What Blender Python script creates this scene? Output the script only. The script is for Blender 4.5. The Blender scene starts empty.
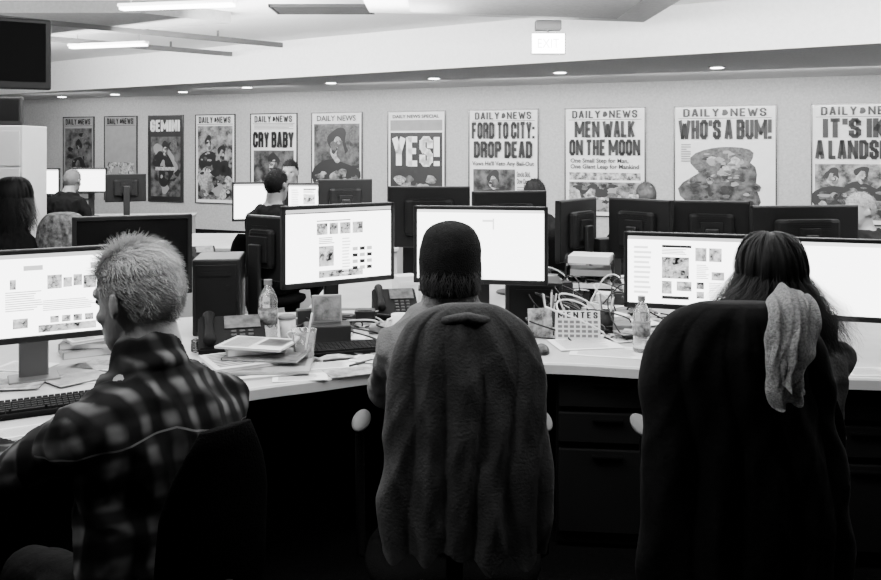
import bpy, bmesh, math, random
from mathutils import Vector, Matrix, noise
R=random.Random(7)
F=857.0;H=1.6;HY=145.0;CX=440.5;DZ=.74
V=Vector
rad=math.radians
SC=bpy.context.scene
def wx(px,Y): return (px-CX)*Y/F
def wz(py,Y): return H-(py-HY)*Y/F
def desk_pt(px,py,z=DZ):
    Y=F*(H-z)/(py-HY); return V((wx(px,Y),Y,z))
# ---------------- materials
MC={}
def mat(name,v,rough=.6,metal=0,var=.0,vs=8,bump=0,bs=60,spec=.5,trans=0,coat=0,alpha=1):
    if name in MC: return MC[name]
    m=bpy.data.materials.new(name); m.use_nodes=True; nt=m.node_tree; b=nt.nodes['Principled BSDF']
    b.inputs['Base Color'].default_value=(v,v,v,1); b.inputs['Roughness'].default_value=rough
    b.inputs['Metallic'].default_value=metal; b.inputs['Specular IOR Level'].default_value=spec
    b.inputs['Transmission Weight'].default_value=trans; b.inputs['Coat Weight'].default_value=coat
    b.inputs['Coat Roughness'].default_value=.08
    tc=nt.nodes.new('ShaderNodeTexCoord')
    n=nt.nodes.new('ShaderNodeTexNoise'); n.inputs['Scale'].default_value=vs; n.inputs['Detail'].default_value=5
    nt.links.new(tc.outputs['Object'],n.inputs['Vector'])
    mr=nt.nodes.new('ShaderNodeMapRange'); mr.inputs['From Min'].default_value=.3; mr.inputs['From Max'].default_value=.7
    vv=max(var,.03)
    mr.inputs['To Min'].default_value=v*(1-vv); mr.inputs['To Max'].default_value=v*(1+vv)
    nt.links.new(n.outputs['Fac'],mr.inputs['Value']); nt.links.new(mr.outputs['Result'],b.inputs['Base Color'])
    if bump:
        n2=nt.nodes.new('ShaderNodeTexNoise'); n2.inputs['Scale'].default_value=bs; n2.inputs['Detail'].default_value=4
        nt.links.new(tc.outputs['Object'],n2.inputs['Vector'])
        bp=nt.nodes.new('ShaderNodeBump'); bp.inputs['Strength'].default_value=bump; bp.inputs['Distance'].default_value=.01
        nt.links.new(n2.outputs['Fac'],bp.inputs['Height']); nt.links.new(bp.outputs['Normal'],b.inputs['Normal'])
    MC[name]=m; return m
def emi(name,v,s):
    if name in MC: return MC[name]
    m=bpy.data.materials.new(name); m.use_nodes=True; nt=m.node_tree; nt.nodes.clear()
    e=nt.nodes.new('ShaderNodeEmission'); o=nt.nodes.new('ShaderNodeOutputMaterial')
    e.inputs['Color'].default_value=(v,v,v,1); e.inputs['Strength'].default_value=s
    nt.links.new(e.outputs[0],o.inputs[0]); MC[name]=m; return m
def photo_mat(name,scale,lo,hi,emit=0,c=.12):
    if name in MC: return MC[name]
    m=bpy.data.materials.new(name); m.use_nodes=True; nt=m.node_tree; b=nt.nodes['Principled BSDF']
    tc=nt.nodes.new('ShaderNodeTexCoord'); n=nt.nodes.new('ShaderNodeTexNoise'); n.inputs['Scale'].default_value=scale; n.inputs['Detail'].default_value=6
    n.inputs['Roughness'].default_value=.65
    nt.links.new(tc.outputs['Object'],n.inputs['Vector'])
    mr=nt.nodes.new('ShaderNodeMapRange'); mr.inputs['From Min'].default_value=.5-c; mr.inputs['From Max'].default_value=.5+c
    mr.inputs['To Min'].default_value=lo; mr.inputs['To Max'].default_value=hi
    nt.links.new(n.outputs['Fac'],mr.inputs['Value']); nt.links.new(mr.outputs['Result'],b.inputs['Base Color'])
    b.inputs['Roughness'].default_value=.3
    if emit:
        nt.links.new(mr.outputs['Result'],b.inputs['Emission Color']); b.inputs['Emission Strength'].default_value=emit
    MC[name]=m; return m
def plaid_mat():
    m=bpy.data.materials.new('plaid_flannel'); m.use_nodes=True; nt=m.node_tree; b=nt.nodes['Principled BSDF']
    tc=nt.nodes.new('ShaderNodeTexCoord'); sp=nt.nodes.new('ShaderNodeSeparateXYZ')
    dn=nt.nodes.new('ShaderNodeTexNoise'); dn.inputs['Scale'].default_value=5
    mx=nt.nodes.new('ShaderNodeMix'); mx.data_type='VECTOR'; mx.inputs[0].default_value=.035
    nt.links.new(tc.outputs['Object'],dn.inputs['Vector'])
    nt.links.new(tc.outputs['Object'],mx.inputs[4]); nt.links.new(dn.outputs['Color'],mx.inputs[5])
    nt.links.new(mx.outputs[1],sp.inputs[0])
    def M(op,a,bb=None,cc=None):
        n=nt.nodes.new('ShaderNodeMath'); n.operation=op
        for i,x in enumerate((a,bb,cc)):
            if x is None: continue
            if isinstance(x,(int,float)): n.inputs[i].default_value=x
            else: nt.links.new(x,n.inputs[i])
        return n.outputs[0]
    def band(o,f,ph,edge,sf=.85):
        s=M('SINE',M('MULTIPLY_ADD',o,f,ph)); n=nt.nodes.new('ShaderNodeMapRange'); n.interpolation_type='SMOOTHSTEP'
        n.inputs['From Min'].default_value=edge-sf; n.inputs['From Max'].default_value=edge+sf; nt.links.new(s,n.inputs['Value']); return n.outputs[0]
    x=M('ADD',sp.outputs[0],M('MULTIPLY',sp.outputs[1],.45)); z=M('ADD',sp.outputs[2],M('MULTIPLY',sp.outputs[1],.30))
    a=band(x,125,0,.3); c=band(z,92,1,.1)
    br=nt.nodes.new('ShaderNodeTexNoise'); br.inputs['Scale'].default_value=14; nt.links.new(tc.outputs['Object'],br.inputs['Vector'])
    brk=M('MULTIPLY_ADD',br.outputs['Fac'],2.8,-.5)
    v=M('ADD',M('MULTIPLY',M('MULTIPLY',M('MULTIPLY',a,c),.11),brk),.006)
    v=M('ADD',v,M('MULTIPLY',a,.020)); v=M('MAXIMUM',M('ADD',v,M('MULTIPLY',c,.008)),.004)
    yz=M('ABSOLUTE',M('SUBTRACT',M('ADD',sp.outputs[2],M('MULTIPLY',M('ABSOLUTE',sp.outputs[0]),.18)),.965)); yk=M('LESS_THAN',yz,.0020)
    back=M('LESS_THAN',sp.outputs[1],.10); v=M('ADD',v,M('MULTIPLY',M('MULTIPLY',yk,back),.12))
    nt.links.new(v,b.inputs['Base Color']); b.inputs['Roughness'].default_value=.9; b.inputs['Specular IOR Level'].default_value=.1
    return m
BLK=mat('black_plastic',.012,.4,spec=.35)
BLK2=mat('black_matte_plastic',.02,.65,spec=.3)
DFAB=mat('black_fabric',.003,.95,spec=.02,bump=.4,bs=200)
DARKM=mat('dark_metal',.03,.5,metal=.4)
SILV=mat('silver_plastic',.30,.4,metal=.5)
CHR=mat('chrome',.6,.15,metal=1)
WALL=mat('painted_wall',.40,.85,var=.13,vs=34,bump=.2,bs=150)
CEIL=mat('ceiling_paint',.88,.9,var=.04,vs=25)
SOFF=mat('soffit_shade_tone',.66,.9,var=.08,vs=30)  # soffit underside: its shade is put into a darker colour than the face
CARP=mat('dark_carpet',.004,1,var=.4,vs=60,bump=.6,bs=300,spec=.02)
TOP=mat('laminate_worktop',.42,.4,var=.08,vs=10)
RIM=mat('worktop_edge',.6,.4)
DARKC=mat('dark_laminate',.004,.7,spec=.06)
CREAM=mat('cream_metal',.5,.5)
WHT=mat('white_paper',.8,.8)
GRY=mat('grey_plastic',.18,.5)
INK=mat('ink_black',.008,.5,coat=.3)
NEWS=mat('newsprint',.74,.6,coat=.6,var=.04)
NEWSG=mat('newsprint_grey',.26,.6,coat=.5,var=.1)
WINK=mat('white_ink',.8,.5)
SKIN=mat('skin',.20,.5,var=.08,vs=20,bump=.1,bs=120)
HAIRD=mat('dark_hair',.005,.7,spec=.12)
HAIRS=mat('dark_hair_lock',.004,.6,spec=.14)
HAIRG=mat('grey_hair',.52,.6,var=.2,vs=160,spec=.3)
PANTS=mat('dark_trousers',.006,.95,spec=.05,bump=.3)
SHOE=mat('black_shoe_leather',.01,.4)
PH1=photo_mat('halftone_photo',7,.01,.36); PH2=photo_mat('halftone_photo_fine',16,.03,.6)
PH3=photo_mat('halftone_photo_dark',6,.008,.14)
SW=7.0
SCRW=emi('screen_white',1,SW); SCRG=emi('screen_grey',.45,SW*.5); SCRD=emi('screen_dark',.06,1); SCRL=emi('screen_light_grey',.7,SW*.6)
SPH=photo_mat('screen_photo',45,.0,1,emit=1.0)
# ---------------- geometry helpers
def link(ob,parent=None):
    SC.collection.objects.link(ob)
    if parent: ob.parent=parent
    return ob
def bx(bm,sx,sy,sz,c=(0,0,0),bev=0,rot=None,seg=2):
    r=bmesh.ops.create_cube(bm,size=1); vs=r['verts']
    for v in vs: v.co=V((v.co.x*sx,v.co.y*sy,v.co.z*sz))
    if bev:
        es=list({e for v in vs for e in v.link_edges})
        rr=bmesh.ops.bevel(bm,geom=es,offset=bev,segments=seg,affect='EDGES',profile=.5)
        vs=list({v for v in rr['verts']}|{v for f in rr['faces'] for v in f.verts})
    M=Matrix.Translation(V(c))@(rot.to_4x4() if rot else Matrix())
    for v in vs: v.co=M@v.co
    return vs
def cy(bm,r1,r2,h,c=(0,0,0),seg=24,rot=None):
    M=Matrix.Translation(V(c))@(rot.to_4x4() if rot else Matrix())
    bmesh.ops.create_cone(bm,cap_ends=True,segments=seg,radius1=r1,radius2=r2,depth=h,matrix=M)
def ring(bm,c,a,b,n):
    return [bm.verts.new(c+a*math.cos(2*math.pi*i/n)+b*math.sin(2*math.pi*i/n)) for i in range(n)]
def bridge(bm,rings,cap0=True,cap1=True):
    n=len(rings[0])
    for r0,r1 in zip(rings,rings[1:]):
        for i in range(n):
            bm.faces.new((r0[i],r0[(i+1)%n],r1[(i+1)%n],r1[i]))
    if cap0: bm.faces.new(rings[0][::-1])
    if cap1: bm.faces.new(rings[-1])
def loft(bm,secs,n=20,cap0=True,cap1=True):
    bridge(bm,[ring(bm,V(c),V(a),V(b),n) for c,a,b in secs],cap0,cap1)
def tube(bm,pts,rs,n=12,flat=1.0,up=V((0,0,1))):
    pts=[V(p) for p in pts]
    if isinstance(rs,(int,float)): rs=[rs]*len(pts)
    rings=[]
    ref=None
    def fr(t):
        nonlocal ref
        if ref is None:
            ref=up if abs(t.dot(up))<.9 else V((1,0,0))
        a=(ref-t*ref.dot(t)).normalized(); ref=a
        return a,t.cross(a)
    N=len(pts)
    for i,p in enumerate(pts):
        t=((pts[min(i+1,N-1)]-pts[max(i-1,0)])).normalized(); a,b=fr(t); r=rs[i]
        if i==0:
            for d,k in ((.85,.45),(.5,.85)): rings.append((p-t*r*d,a*r*k*flat,b*r*k))
        rings.append((p,a*r*flat,b*r))
        if i==N-1:
            for d,k in ((.5,.85),(.85,.45)): rings.append((p+t*r*d,a*r*k*flat,b*r*k))
    loft(bm,rings,n)
def ell(bm,c,rx,ry,rz,rot=None,u=20,v=14):
    M=Matrix.Translation(V(c))@(rot.to_4x4() if rot else Matrix())@Matrix.Diagonal((rx,ry,rz,1))
    bmesh.ops.create_uvsphere(bm,u_segments=u,v_segments=v,radius=1,matrix=M)
def lathe(bm,prof,seg=28,c=(0,0,0)):
    c=V(c); loft(bm,[(c+V((0,0,z)),(max(r,.0005),0,0),(0,max(r,.0005),0)) for r,z in prof],seg)
def mobj(name,bm,m,parent=None,loc=(0,0,0),rot=(0,0,0),smooth=False,label=None,kind=None):
    if isinstance(bm,bmesh.types.BMesh):
        bmesh.ops.recalc_face_normals(bm,faces=bm.faces)
        me=bpy.data.meshes.new(name); bm.to_mesh(me); bm.free()
    else: me=bm
    ms=m if isinstance(m,(list,tuple)) else [m]
    if len(me.materials)==0:
        for x in ms: me.materials.append(x)
    if smooth:
        for p in me.polygons: p.use_smooth=True
    ob=bpy.data.objects.new(name,me); ob.location=loc; ob.rotation_euler=rot
    link(ob,parent)
    if label: ob['label']=label
    if kind: ob['kind']=kind
    return ob
def tag(ob,label,cat,group=None):
    ob['label']=label; ob['category']=cat
    if group: ob['group']=group
    return ob
def thing(name,label,cat,loc,yaw=0,group=None):
    e=bpy.data.objects.new(name,None); e.empty_display_size=.1; e.location=loc; e.rotation_euler=(0,0,yaw); link(e)
    return tag(e,label,cat,group)
def finish(bm,vox,amp=0,freq=10,sm=2,stretch=(1,1,1),seed=0,ridge=True):
    bmesh.ops.recalc_face_normals(bm,faces=bm.faces)
    me=bpy.data.meshes.new('tmp'); bm.to_mesh(me); bm.free()
    ob=bpy.data.objects.new('tmp',me); SC.collection.objects.link(ob)
    md=ob.modifiers.new('r','REMESH'); md.mode='VOXEL'; md.voxel_size=vox; md.use_smooth_shade=True
    if sm:
        s=ob.modifiers.new('s','SMOOTH'); s.iterations=sm; s.factor=.5
    dg=bpy.context.evaluated_depsgraph_get(); dg.update()
    out=bpy.data.meshes.new_from_object(ob.evaluated_get(dg))
    bpy.data.objects.remove(ob)
    if amp:
        no=[v.normal.copy() for v in out.vertices]
        for v,nn in zip(out.vertices,no):
            q=V((v.co.x*stretch[0],v.co.y*stretch[1],v.co.z*stretch[2]))*freq+V((seed,seed*2,0))
            k=noise.noise(q)+.5*noise.noise(q*2.3)
            if ridge: k=1-abs(k)*2.2
            v.co+=nn*amp*k
    out.materials.clear()
    for p in out.polygons: p.use_smooth=True
    return out
def text_mesh(s,w,h,bold=.03):
    cu=bpy.data.curves.new('t','FONT'); cu.body=s; cu.offset=bold; cu.resolution_u=3
    ob=bpy.data.objects.new('t',cu); SC.collection.objects.link(ob)
    dg=bpy.context.evaluated_depsgraph_get(); dg.update()
    me=bpy.data.meshes.new_from_object(ob.evaluated_get(dg)); bpy.data.objects.remove(ob)
    xs=[v.co.x for v in me.vertices]; ys=[v.co.y for v in me.vertices]
    x0,x1,y0,y1=min(xs),max(xs),min(ys),max(ys)
    for v in me.vertices:
        v.co=V(((v.co.x-(x0+x1)/2)/(x1-x0)*w,0,(v.co.y-(y0+y1)/2)/(y1-y0)*h))
    me.materials.clear()
    return me
# heavy condensed tabloid letters drawn as strokes on a 2x4 grid
GL={'A':[[(0,0),(.85,4)],[(1.15,4),(2,0)],[(.35,1.1),(1.65,1.1)],[(.85,4),(1.15,4)]],
'B':[[(0,0),(0,4),(1.6,4),(2,3.5),(2,2.6),(1.6,2.1),(0,2.1)],[(1.6,2.1),(2,1.6),(2,.5),(1.6,0),(0,0)]],
'C':[[(2,2.8),(2,3.4),(1.5,4),(.5,4),(0,3.4),(0,.6),(.5,0),(1.5,0),(2,.6),(2,1.2)]],
'D':[[(0,0),(0,4),(1.4,4),(2,3.4),(2,.6),(1.4,0),(0,0)]],
'E':[[(1.8,4),(0,4),(0,0),(1.8,0)],[(0,2.05),(1.5,2.05)]],
'F':[[(1.8,4),(0,4),(0,0)],[(0,2.1),(1.5,2.1)]],
'G':[[(2,2.9),(2,3.4),(1.5,4),(.5,4),(0,3.4),(0,.6),(.5,0),(1.5,0),(2,.6),(2,1.8),(1.2,1.8)]],
'H':[[(0,0),(0,4)],[(2,0),(2,4)],[(0,2),(2,2)]],'I':[[(0,0),(0,4)]],
'K':[[(0,0),(0,4)],[(0,1.6),(2,4)],[(.7,2.3),(2,0)]],'L':[[(0,4),(0,0),(1.7,0)]],
'M':[[(0,0),(0,4),(1.9,1.0),(3.8,4),(3.8,0)]],'N':[[(0,0),(0,4),(2.5,0),(2.5,4)]],
'O':[[(.5,0),(1.5,0),(2,.6),(2,3.4),(1.5,4),(.5,4),(0,3.4),(0,.6),(.5,0)]],
'P':[[(0,0),(0,4),(1.5,4),(2,3.5),(2,2.4),(1.5,1.9),(0,1.9)]],
'R':[[(0,0),(0,4),(1.5,4),(2,3.5),(2,2.5),(1.5,2.0),(0,2.0)],[(1.5,2),(2,1.5),(2,0)]],
'S':[[(2,2.9),(2,3.5),(1.5,4),(.5,4),(0,3.5),(0,2.7),(.4,2.2),(1.6,1.8),(2,1.3),(2,.5),(1.5,0),(.5,0),(0,.5),(0,1.1)]],
'T':[[(0,4),(2,4)],[(1,4),(1,0)]],'U':[[(0,4),(0,.6),(.5,0),(1.5,0),(2,.6),(2,4)]],
'W':[[(0,4),(1.0,0),(1.9,3.2),(2.8,0),(3.8,4)]],'Y':[[(0,4),(1,1.9),(2,4)],[(1,1.9),(1,0)]],
'!':[[(0,4),(0,1.5)],[(0,0),(0,.05)]],"'":[[(0,4),(0,3.2)]],':':[[(0,2.6),(0,2.65)],[(0,0),(0,.05)]]}
def block_text(s,w,h,T=.78,TV=.48,gap=.24):
    bm=bmesh.new(); x=0
    for ch in s:
        if ch==' ': x+=1.2; continue
        g=GL[ch]; wd=max(p[0] for st in g for p in st)
        for st in g:
            for (x0,y0),(x1,y1) in zip(st,st[1:]):
                d=V((x1-x0,y1-y0)); d.normalize(); e=TV*.75
                n=V((-d.y,d.x)); k=V((n.x*T,n.y*TV))
                a=V((x+x0,y0))-d*e; b=V((x+x1,y1))+d*e
                bm.faces.new([bm.verts.new((p.x,0,p.y)) for p in (a-k,b-k,b+k,a+k)])
        x+=wd+2*T+gap
    xs=[v.co.x for v in bm.verts]; x0,x1=min(xs),max(xs)
    for v in bm.verts: v.co=V(((v.co.x-(x0+x1)/2)/(x1-x0)*w,0,(min(max(v.co.z,-TV),4+TV)-2)/(4+2*TV)*h))
    me=bpy.data.meshes.new('headline'); bm.to_mesh(me); bm.free(); return me
# ---------------- room
def prism(name,poly,z0,z1,m,kind='structure',mb=None):
    bm=bmesh.new(); a=[bm.verts.new((x,y,z0)) for x,y in poly]; b=[bm.verts.new((x,y,z1)) for x,y in poly]
    n=len(poly); bm.faces.new(a[::-1]); bm.faces.new(b)
    for i in range(n): bm.faces.new((a[i],a[(i+1)%n],b[(i+1)%n],b[i]))
    bmesh.ops.recalc_face_normals(bm,faces=bm.faces)
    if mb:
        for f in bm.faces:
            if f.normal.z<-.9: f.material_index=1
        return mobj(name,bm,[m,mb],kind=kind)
    return mobj(name,bm,m,kind=kind)
A=V((-7.65,16.8)); B=V((5.65,11.0)); D=(B-A).normalized(); WY=math.atan2(D.y,D.x)
def wall_pt(px):
    t=(px-CX)/F; s=(t*A.y-A.x)/(D.x-t*D.y); return A+D*s
def wl(X): s=(X-A.x)/D.x; return (A+D*s).y
LX,RX=-9.5,6.6
prism('floor',[(LX,-2),(RX,-2),(RX,wl(RX)),(LX,wl(LX))],-.1,0,CARP)
prism('wall_back',[(LX,wl(LX)),(RX,wl(RX)),(RX+.2,wl(RX)+.3),(LX,wl(LX)+.3)],0,3.1,WALL)
prism('wall_left',[(LX-.2,-2),(LX,-2),(LX,wl(LX)),(LX-.2,wl(LX))],0,3.1,WALL)
prism('wall_right',[(RX,-2),(RX+.2,-2),(RX+.2,wl(RX)),(RX,wl(RX))],0,3.1,WALL)
prism('ceiling',[(LX,-2),(RX,-2),(RX,wl(RX)),(LX,wl(LX))],3.0,3.1,CEIL)
def ed(X): return 7.56-.657*(X-3.89)
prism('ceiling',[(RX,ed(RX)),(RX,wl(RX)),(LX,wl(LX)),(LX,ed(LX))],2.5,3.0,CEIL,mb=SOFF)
BEAM=mat('beam_paint',.26,.9,var=.1,vs=30)
prism('trim_1',[(-.62,4.5),(1.92,4.5),(1.92,8.1),(-.62,7.5)],2.76,3.0,BEAM,mb=mat('beam_underside',.5,.9,var=.1,vs=30))
prism('trim_2',[(-8,8.3),(-2.9,8.3),(-2.2,9.0),(-8,11.6)],2.88,3.0,BEAM)
prism('trim_3',[(-.25,4.5),(1.55,4.5),(1.55,7.55),(-.25,7.15)],2.71,2.76,BEAM)
prism('baseboard_back',[(LX,wl(LX)-.02),(RX,wl(RX)-.02),(RX,wl(RX)),(LX,wl(LX))],0,.1,DARKC)
bm=bmesh.new()
for i in range(9): bx(bm,.96,.025,.02,(0,-.2+i*.05,0))
bx(bm,1.0,.02,.03,(0,-.24,0));bx(bm,1.0,.02,.03,(0,.24,0));bx(bm,.02,.5,.03,(-.5,0,0));bx(bm,.02,.5,.03,(.5,0,0))
v=mobj('air_vent',bm,DARKM,loc=(-1.2,8.75,2.985)); tag(v,'dark slatted air vent set in the ceiling','vent')
for px,py in [(62,96.5),(115,94),(183,91.5),(247,87),(331,82.5),(434,78),(560,72),(717,67)]:
    Y=F*.9/(HY-py)
    e=thing('recessed_downlight','small round recessed downlight glowing in lowered ceiling','ceiling light',(wx(px,Y),Y,2.5),0,'recessed downlights in the soffit')
    bm=bmesh.new(); lathe(bm,[(.095,0),(.095,-.008)]); mobj('trim_ring',bm,mat('downlight_ring',.3,.5),e)
    bm=bmesh.new(); cy(bm,.072,.072,.006,(0,0,-.012)); mobj('lens',bm,emi('lamp_lens',1,18),e)
for (a,b) in [((70,47),(147,44)),((120,8),(235,4))]:
    Ya=F*1.2/(HY-a[1]); Yb=F*1.2/(HY-b[1]); p=V((wx(a[0],Ya),Ya,2.80)); q=V((wx(b[0],Yb),Yb,2.80)); d=q-p
    e=thing('linear_pendant_light','slim glowing linear fluorescent light hung below ceiling','ceiling light',(p+q)/2,math.atan2(d.y,d.x),'linear fluorescent lights')
    bm=bmesh.new(); bx(bm,d.length,.10,.03,(0,0,.02),.008); mobj('housing',bm,CEIL,e)
    bm=bmesh.new(); bx(bm,d.length*.97,.08,.03,(0,0,-.005)); mobj('diffuser',bm,emi('tube_glow',1,16),e)
    for s in (-.4,.4):
        bm=bmesh.new(); cy(bm,.004,.004,.12,(s*d.length,0,.09),6); mobj('hanger_rod',bm,CHR,e)
p=V((-5.6,9.2,2.84)); q=V((-2.9,11.9,2.84)); d=q-p
for o in (0,.9):
    bm=bmesh.new(); bx(bm,d.length,.05,.06,(0,0,.02),.005); bx(bm,.02,.02,.08,(-1,0,.08)); bx(bm,.02,.02,.08,(1,0,.08))
    t=mobj('ceiling_track',bm,mat('track_metal',.08,.5),loc=(p+q)/2+V((o,-o*1.2,0)),rot=(0,0,math.atan2(d.y,d.x))); tag(t,'grey metal lighting track under the ceiling','light track','ceiling tracks')
e=thing('exit_sign','glowing white exit sign box hung from ceiling beam','sign',(wx(548,8),8.0,2.76))
bm=bmesh.new(); bx(bm,.24,.12,.09,(0,0,-.045),.01); cy(bm,.012,.012,.04,(0,0,-.1),10); mobj('mount',bm,mat('mount_grey',.10,.5),e)
bm=bmesh.new(); bx(bm,.33,.06,.21,(0,0,-.215),.02,None,3); mobj('sign_box',bm,mat('sign_box_pale',.6,.5),e)
bm=bmesh.new(); bx(bm,.30,.006,.18,(0,-.033,-.215),.002); mobj('lit_face',bm,emi('sign_glow',1,18),e)
mobj('lettering',text_mesh('EXIT',.2,.085,.0),emi('sign_letters',.9,8.5),e,(0,-.038,-.215))
# ---------------- posters
def poster(x0,x1,label,items,paper=NEWS,zt=2.145,zb=.56):
    p,q=wall_pt(x0),wall_pt(x1); c=(p+q)/2; w=(q-p).length; h=zt-zb
    N=V((D.y,-D.x))
    e=thing('framed_poster',label,'poster',(c.x+N.x*.001,c.y+N.y*.001,(zt+zb)/2),WY,'framed newspaper front pages on the wall')
    t=.018
    bm=bmesh.new()
    bx(bm,w,.03,t,(0,-.015,h/2-t/2),.003);bx(bm,w,.03,t,(0,-.015,-h/2+t/2),.003);bx(bm,t,.03,h,(-w/2+t/2,-.015,0),.003);bx(bm,t,.03,h,(w/2-t/2,-.015,0),.003)
    mobj('frame',bm,mat('frame_metal',.10,.25,metal=.7),e)
    bm=bmesh.new(); bx(bm,w-.025,.012,h-.025,(0,-.012,0)); mobj('print',bm,paper,e)
    W=w-.05;HH=h-.05
    def P(u,v,d): return V(((u-.5)*W,-.019-d,(.5-v)*HH))
    groups=[];k=0
    for it in items:
        if it[0]=='T':
            _,s,u0,v0,u1,v1,m=it[:7]; bo=it[7] if len(it)>7 else .02
            c=P((u0+u1)/2,(v0+v1)/2,.016); ww,hh=(u1-u0)*W,(v1-v0)*HH
            big=v1-v0>.065 and '\n' not in s and all(ch==' ' or ch in GL for ch in s)
            mast=big and v1-v0<.1
            mobj('masthead' if mast else 'headline' if big else 'caption_text',block_text(s,ww,hh,.48 if mast else .78,.40 if mast else .48,.8 if mast else .24) if big else text_mesh(s,ww,hh,bo),m,e,c)
        else:
            _,u0,v0,u1,v1,m=it[:6]; k+=1; nm=it[6] if len(it)>6 else 'picture'
            u0,u1=max(u0,0),min(u1,1); v0,v1=max(v0,0),min(v1,1)
            if nm=='picture' and it[0]=='R' and (u1-u0)*(v1-v0)>.04: groups.append([nm,[]])
            elif not groups or groups[-1][0]!=nm: groups.append([nm,[]])
            dd=min(k,60)*.00022
            if it[0]=='R': vs=[P(u0,v0,dd),P(u1,v0,dd),P(u1,v1,dd),P(u0,v1,dd)]
            else: vs=[P((u0+u1)/2+(u1-u0)/2*math.cos(a)*(1+.2*math.sin(3*a+k)),(v0+v1)/2+(v1-v0)/2*math.sin(a)*(1+.15*math.sin(2*a+k*2)),dd) for a in [i*math.pi/12 for i in range(24)]]
            groups[-1][1].append((vs,m))
    for nm,gs in groups:
        mats=[]; bm=bmesh.new()
        for vs,m in gs:
            if m not in mats: mats.append(m)
            f=bm.faces.new([bm.verts.new(x) for x in vs]); f.material_index=mats.index(m)
        me=bpy.data.meshes.new(nm); bm.to_mesh(me); bm.free()
        for m in mats: me.materials.append(m)
        link(bpy.data.objects.new(nm,me),e)
def head(v0=.012,v1=.085,m=INK):
    return [('T','DAILY',.08,v0,.45,v1,m),('E',.475,v0+.005,.535,v1-.005,m,'masthead_emblem'),('T','NEWS',.56,v0,.92,v1,m),('R',.03,v1+.012,.97,v1+.017,m,'rule_line')]
def lines(u0,v0,u1,v1,n,m=NEWSG):
    return [('R',u0,v0+(v1-v0)*i/n,u1-(R.random()*.1 if i%3==2 else 0),v0+(v1-v0)*(i+.5)/n,m,'text_column') for i in range(n)]
MID=mat('halftone_mid',.09,.6,coat=.4,var=.5,vs=30)
LIT=mat('halftone_light',.36,.6,coat=.4,var=.5,vs=25)
def crowd(u0,v0,u1,v1,n=14,s=.14,ms=None):
    o=[]
    for i in range(n):
        sx=s*R.uniform(.35,1.2); sy=sx*R.uniform(.3,1.1)*.7
        a=R.uniform(u0+sx/2,max(u0+sx/2+.001,u1-sx/2)); b=R.uniform(v0+sy/2,v1-sy/2)
        o.append(('E',a-sx/2,b-sy/2,a+sx/2,b+sy/2,R.choice(ms or (INK,INK,MID,NEWSG,PH2,PH3,PH1,LIT))))
    return o
def fig(cx,cyy,s,hd=NEWSG,bd=INK):
    o=[('E',cx-s*.8,cyy+s*.2,cx+s*.75,cyy+s*1.4,bd),('E',cx-s*.30,cyy-s*.36,cx+s*.32,cyy+s*.12,INK),('E',cx-s*.22,cyy-s*.16,cx+s*.20,cyy+s*.26,hd),('E',cx-s*.02,cyy-s*.12,cx+s*.24,cyy+s*.26,PH3)]
    return o+crowd(max(cx-s*.25,.05),cyy-s*.2,min(cx+s*.25,.95),cyy+s*.3,6,s*.22,(MID,INK,LIT,PH3))+crowd(max(cx-s*.7,.05),cyy+s*.3,min(cx+s*.7,.95),min(cyy+s*1.2,.95),8,s*.4,(MID,INK,NEWSG,PH3,PH1))
poster(64,95,'framed newspaper page with one dim full-page photo',head()+[('R',.04,.13,.96,.95,PH3)]+crowd(.04,.13,.96,.95,16,.3,(PH3,MID,INK))+fig(.5,.4,.35,MID),NEWSG)
poster(105,138,'framed newspaper page, pale with columns of text',head()+lines(.06,.13,.46,.5,14)+lines(.54,.13,.94,.5,14)+[('R',.06,.55,.94,.93,PH2)]+crowd(.06,.55,.94,.93,8,.2),NEWSG)
poster(149,184,'framed newspaper page, dark photo with white headline',[('R',0,0,1,1,INK,'backdrop'),('T','GEMINI',.05,.04,.95,.18,WINK),('R',.05,.24,.95,.95,PH3)]+crowd(.05,.24,.95,.95,24,.3,(INK,MID,PH3,PH3,NEWSG))+fig(.5,.4,.3,LIT)+[('R',.2,.6,.8,.64,LIT)],INK)
poster(196,236,'framed newspaper page with crowd photo',head()+[('R',.04,.12,.96,.97,PH1)]+fig(.32,.33,.28,LIT)+fig(.68,.45,.32)+crowd(.04,.5,.96,.97,30,.25),NEWS)
poster(251,298,'framed newspaper page reading CRY BABY',head()+lines(.06,.11,.94,.17,4)+[('T','CRY BABY',.04,.19,.96,.37,INK),('R',.05,.40,.95,.95,PH3)]+fig(.5,.58,.40,LIT)+crowd(.05,.7,.95,.95,12,.2))
poster(312,363,'framed newspaper page with large portrait photo',[('T','DAILY NEWS',.1,.02,.9,.08,INK,.01),('R',.03,.11,.97,.97,PH3)]+crowd(.03,.11,.97,.5,14,.3,(MID,PH3,INK))+fig(.52,.36,.60,LIT)+[('R',.08,.72,.4,.78,WINK)]+crowd(.03,.6,.97,.97,16,.2))
poster(388,446,'framed newspaper page with white YES! on black',[('T','DAILY NEWS SPECIAL',.08,.025,.92,.06,INK,.02),('R',.03,.08,.97,.19,NEWSG,'banner')]+[('R',.03,.21,.97,.97,INK),('T','YES!',.07,.25,.93,.56,WINK)]+crowd(.06,.62,.94,.96,22,.22))
poster(469,539,'framed newspaper page reading FORD TO CITY: DROP DEAD',head()+[('T','FORD TO CITY:',.03,.11,.97,.28,INK),('T','DROP DEAD',.06,.30,.94,.47,INK),('T',"Vows He'll Veto Any Bail-Out",.04,.50,.96,.555,INK,.02),('R',.05,.58,.68,.95,PH3)]+fig(.36,.70,.30,LIT)+[('T','Stocks Skid,\nDow Down 12',.71,.60,.96,.72,INK,.02)]+lines(.71,.75,.95,.94,8))
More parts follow.
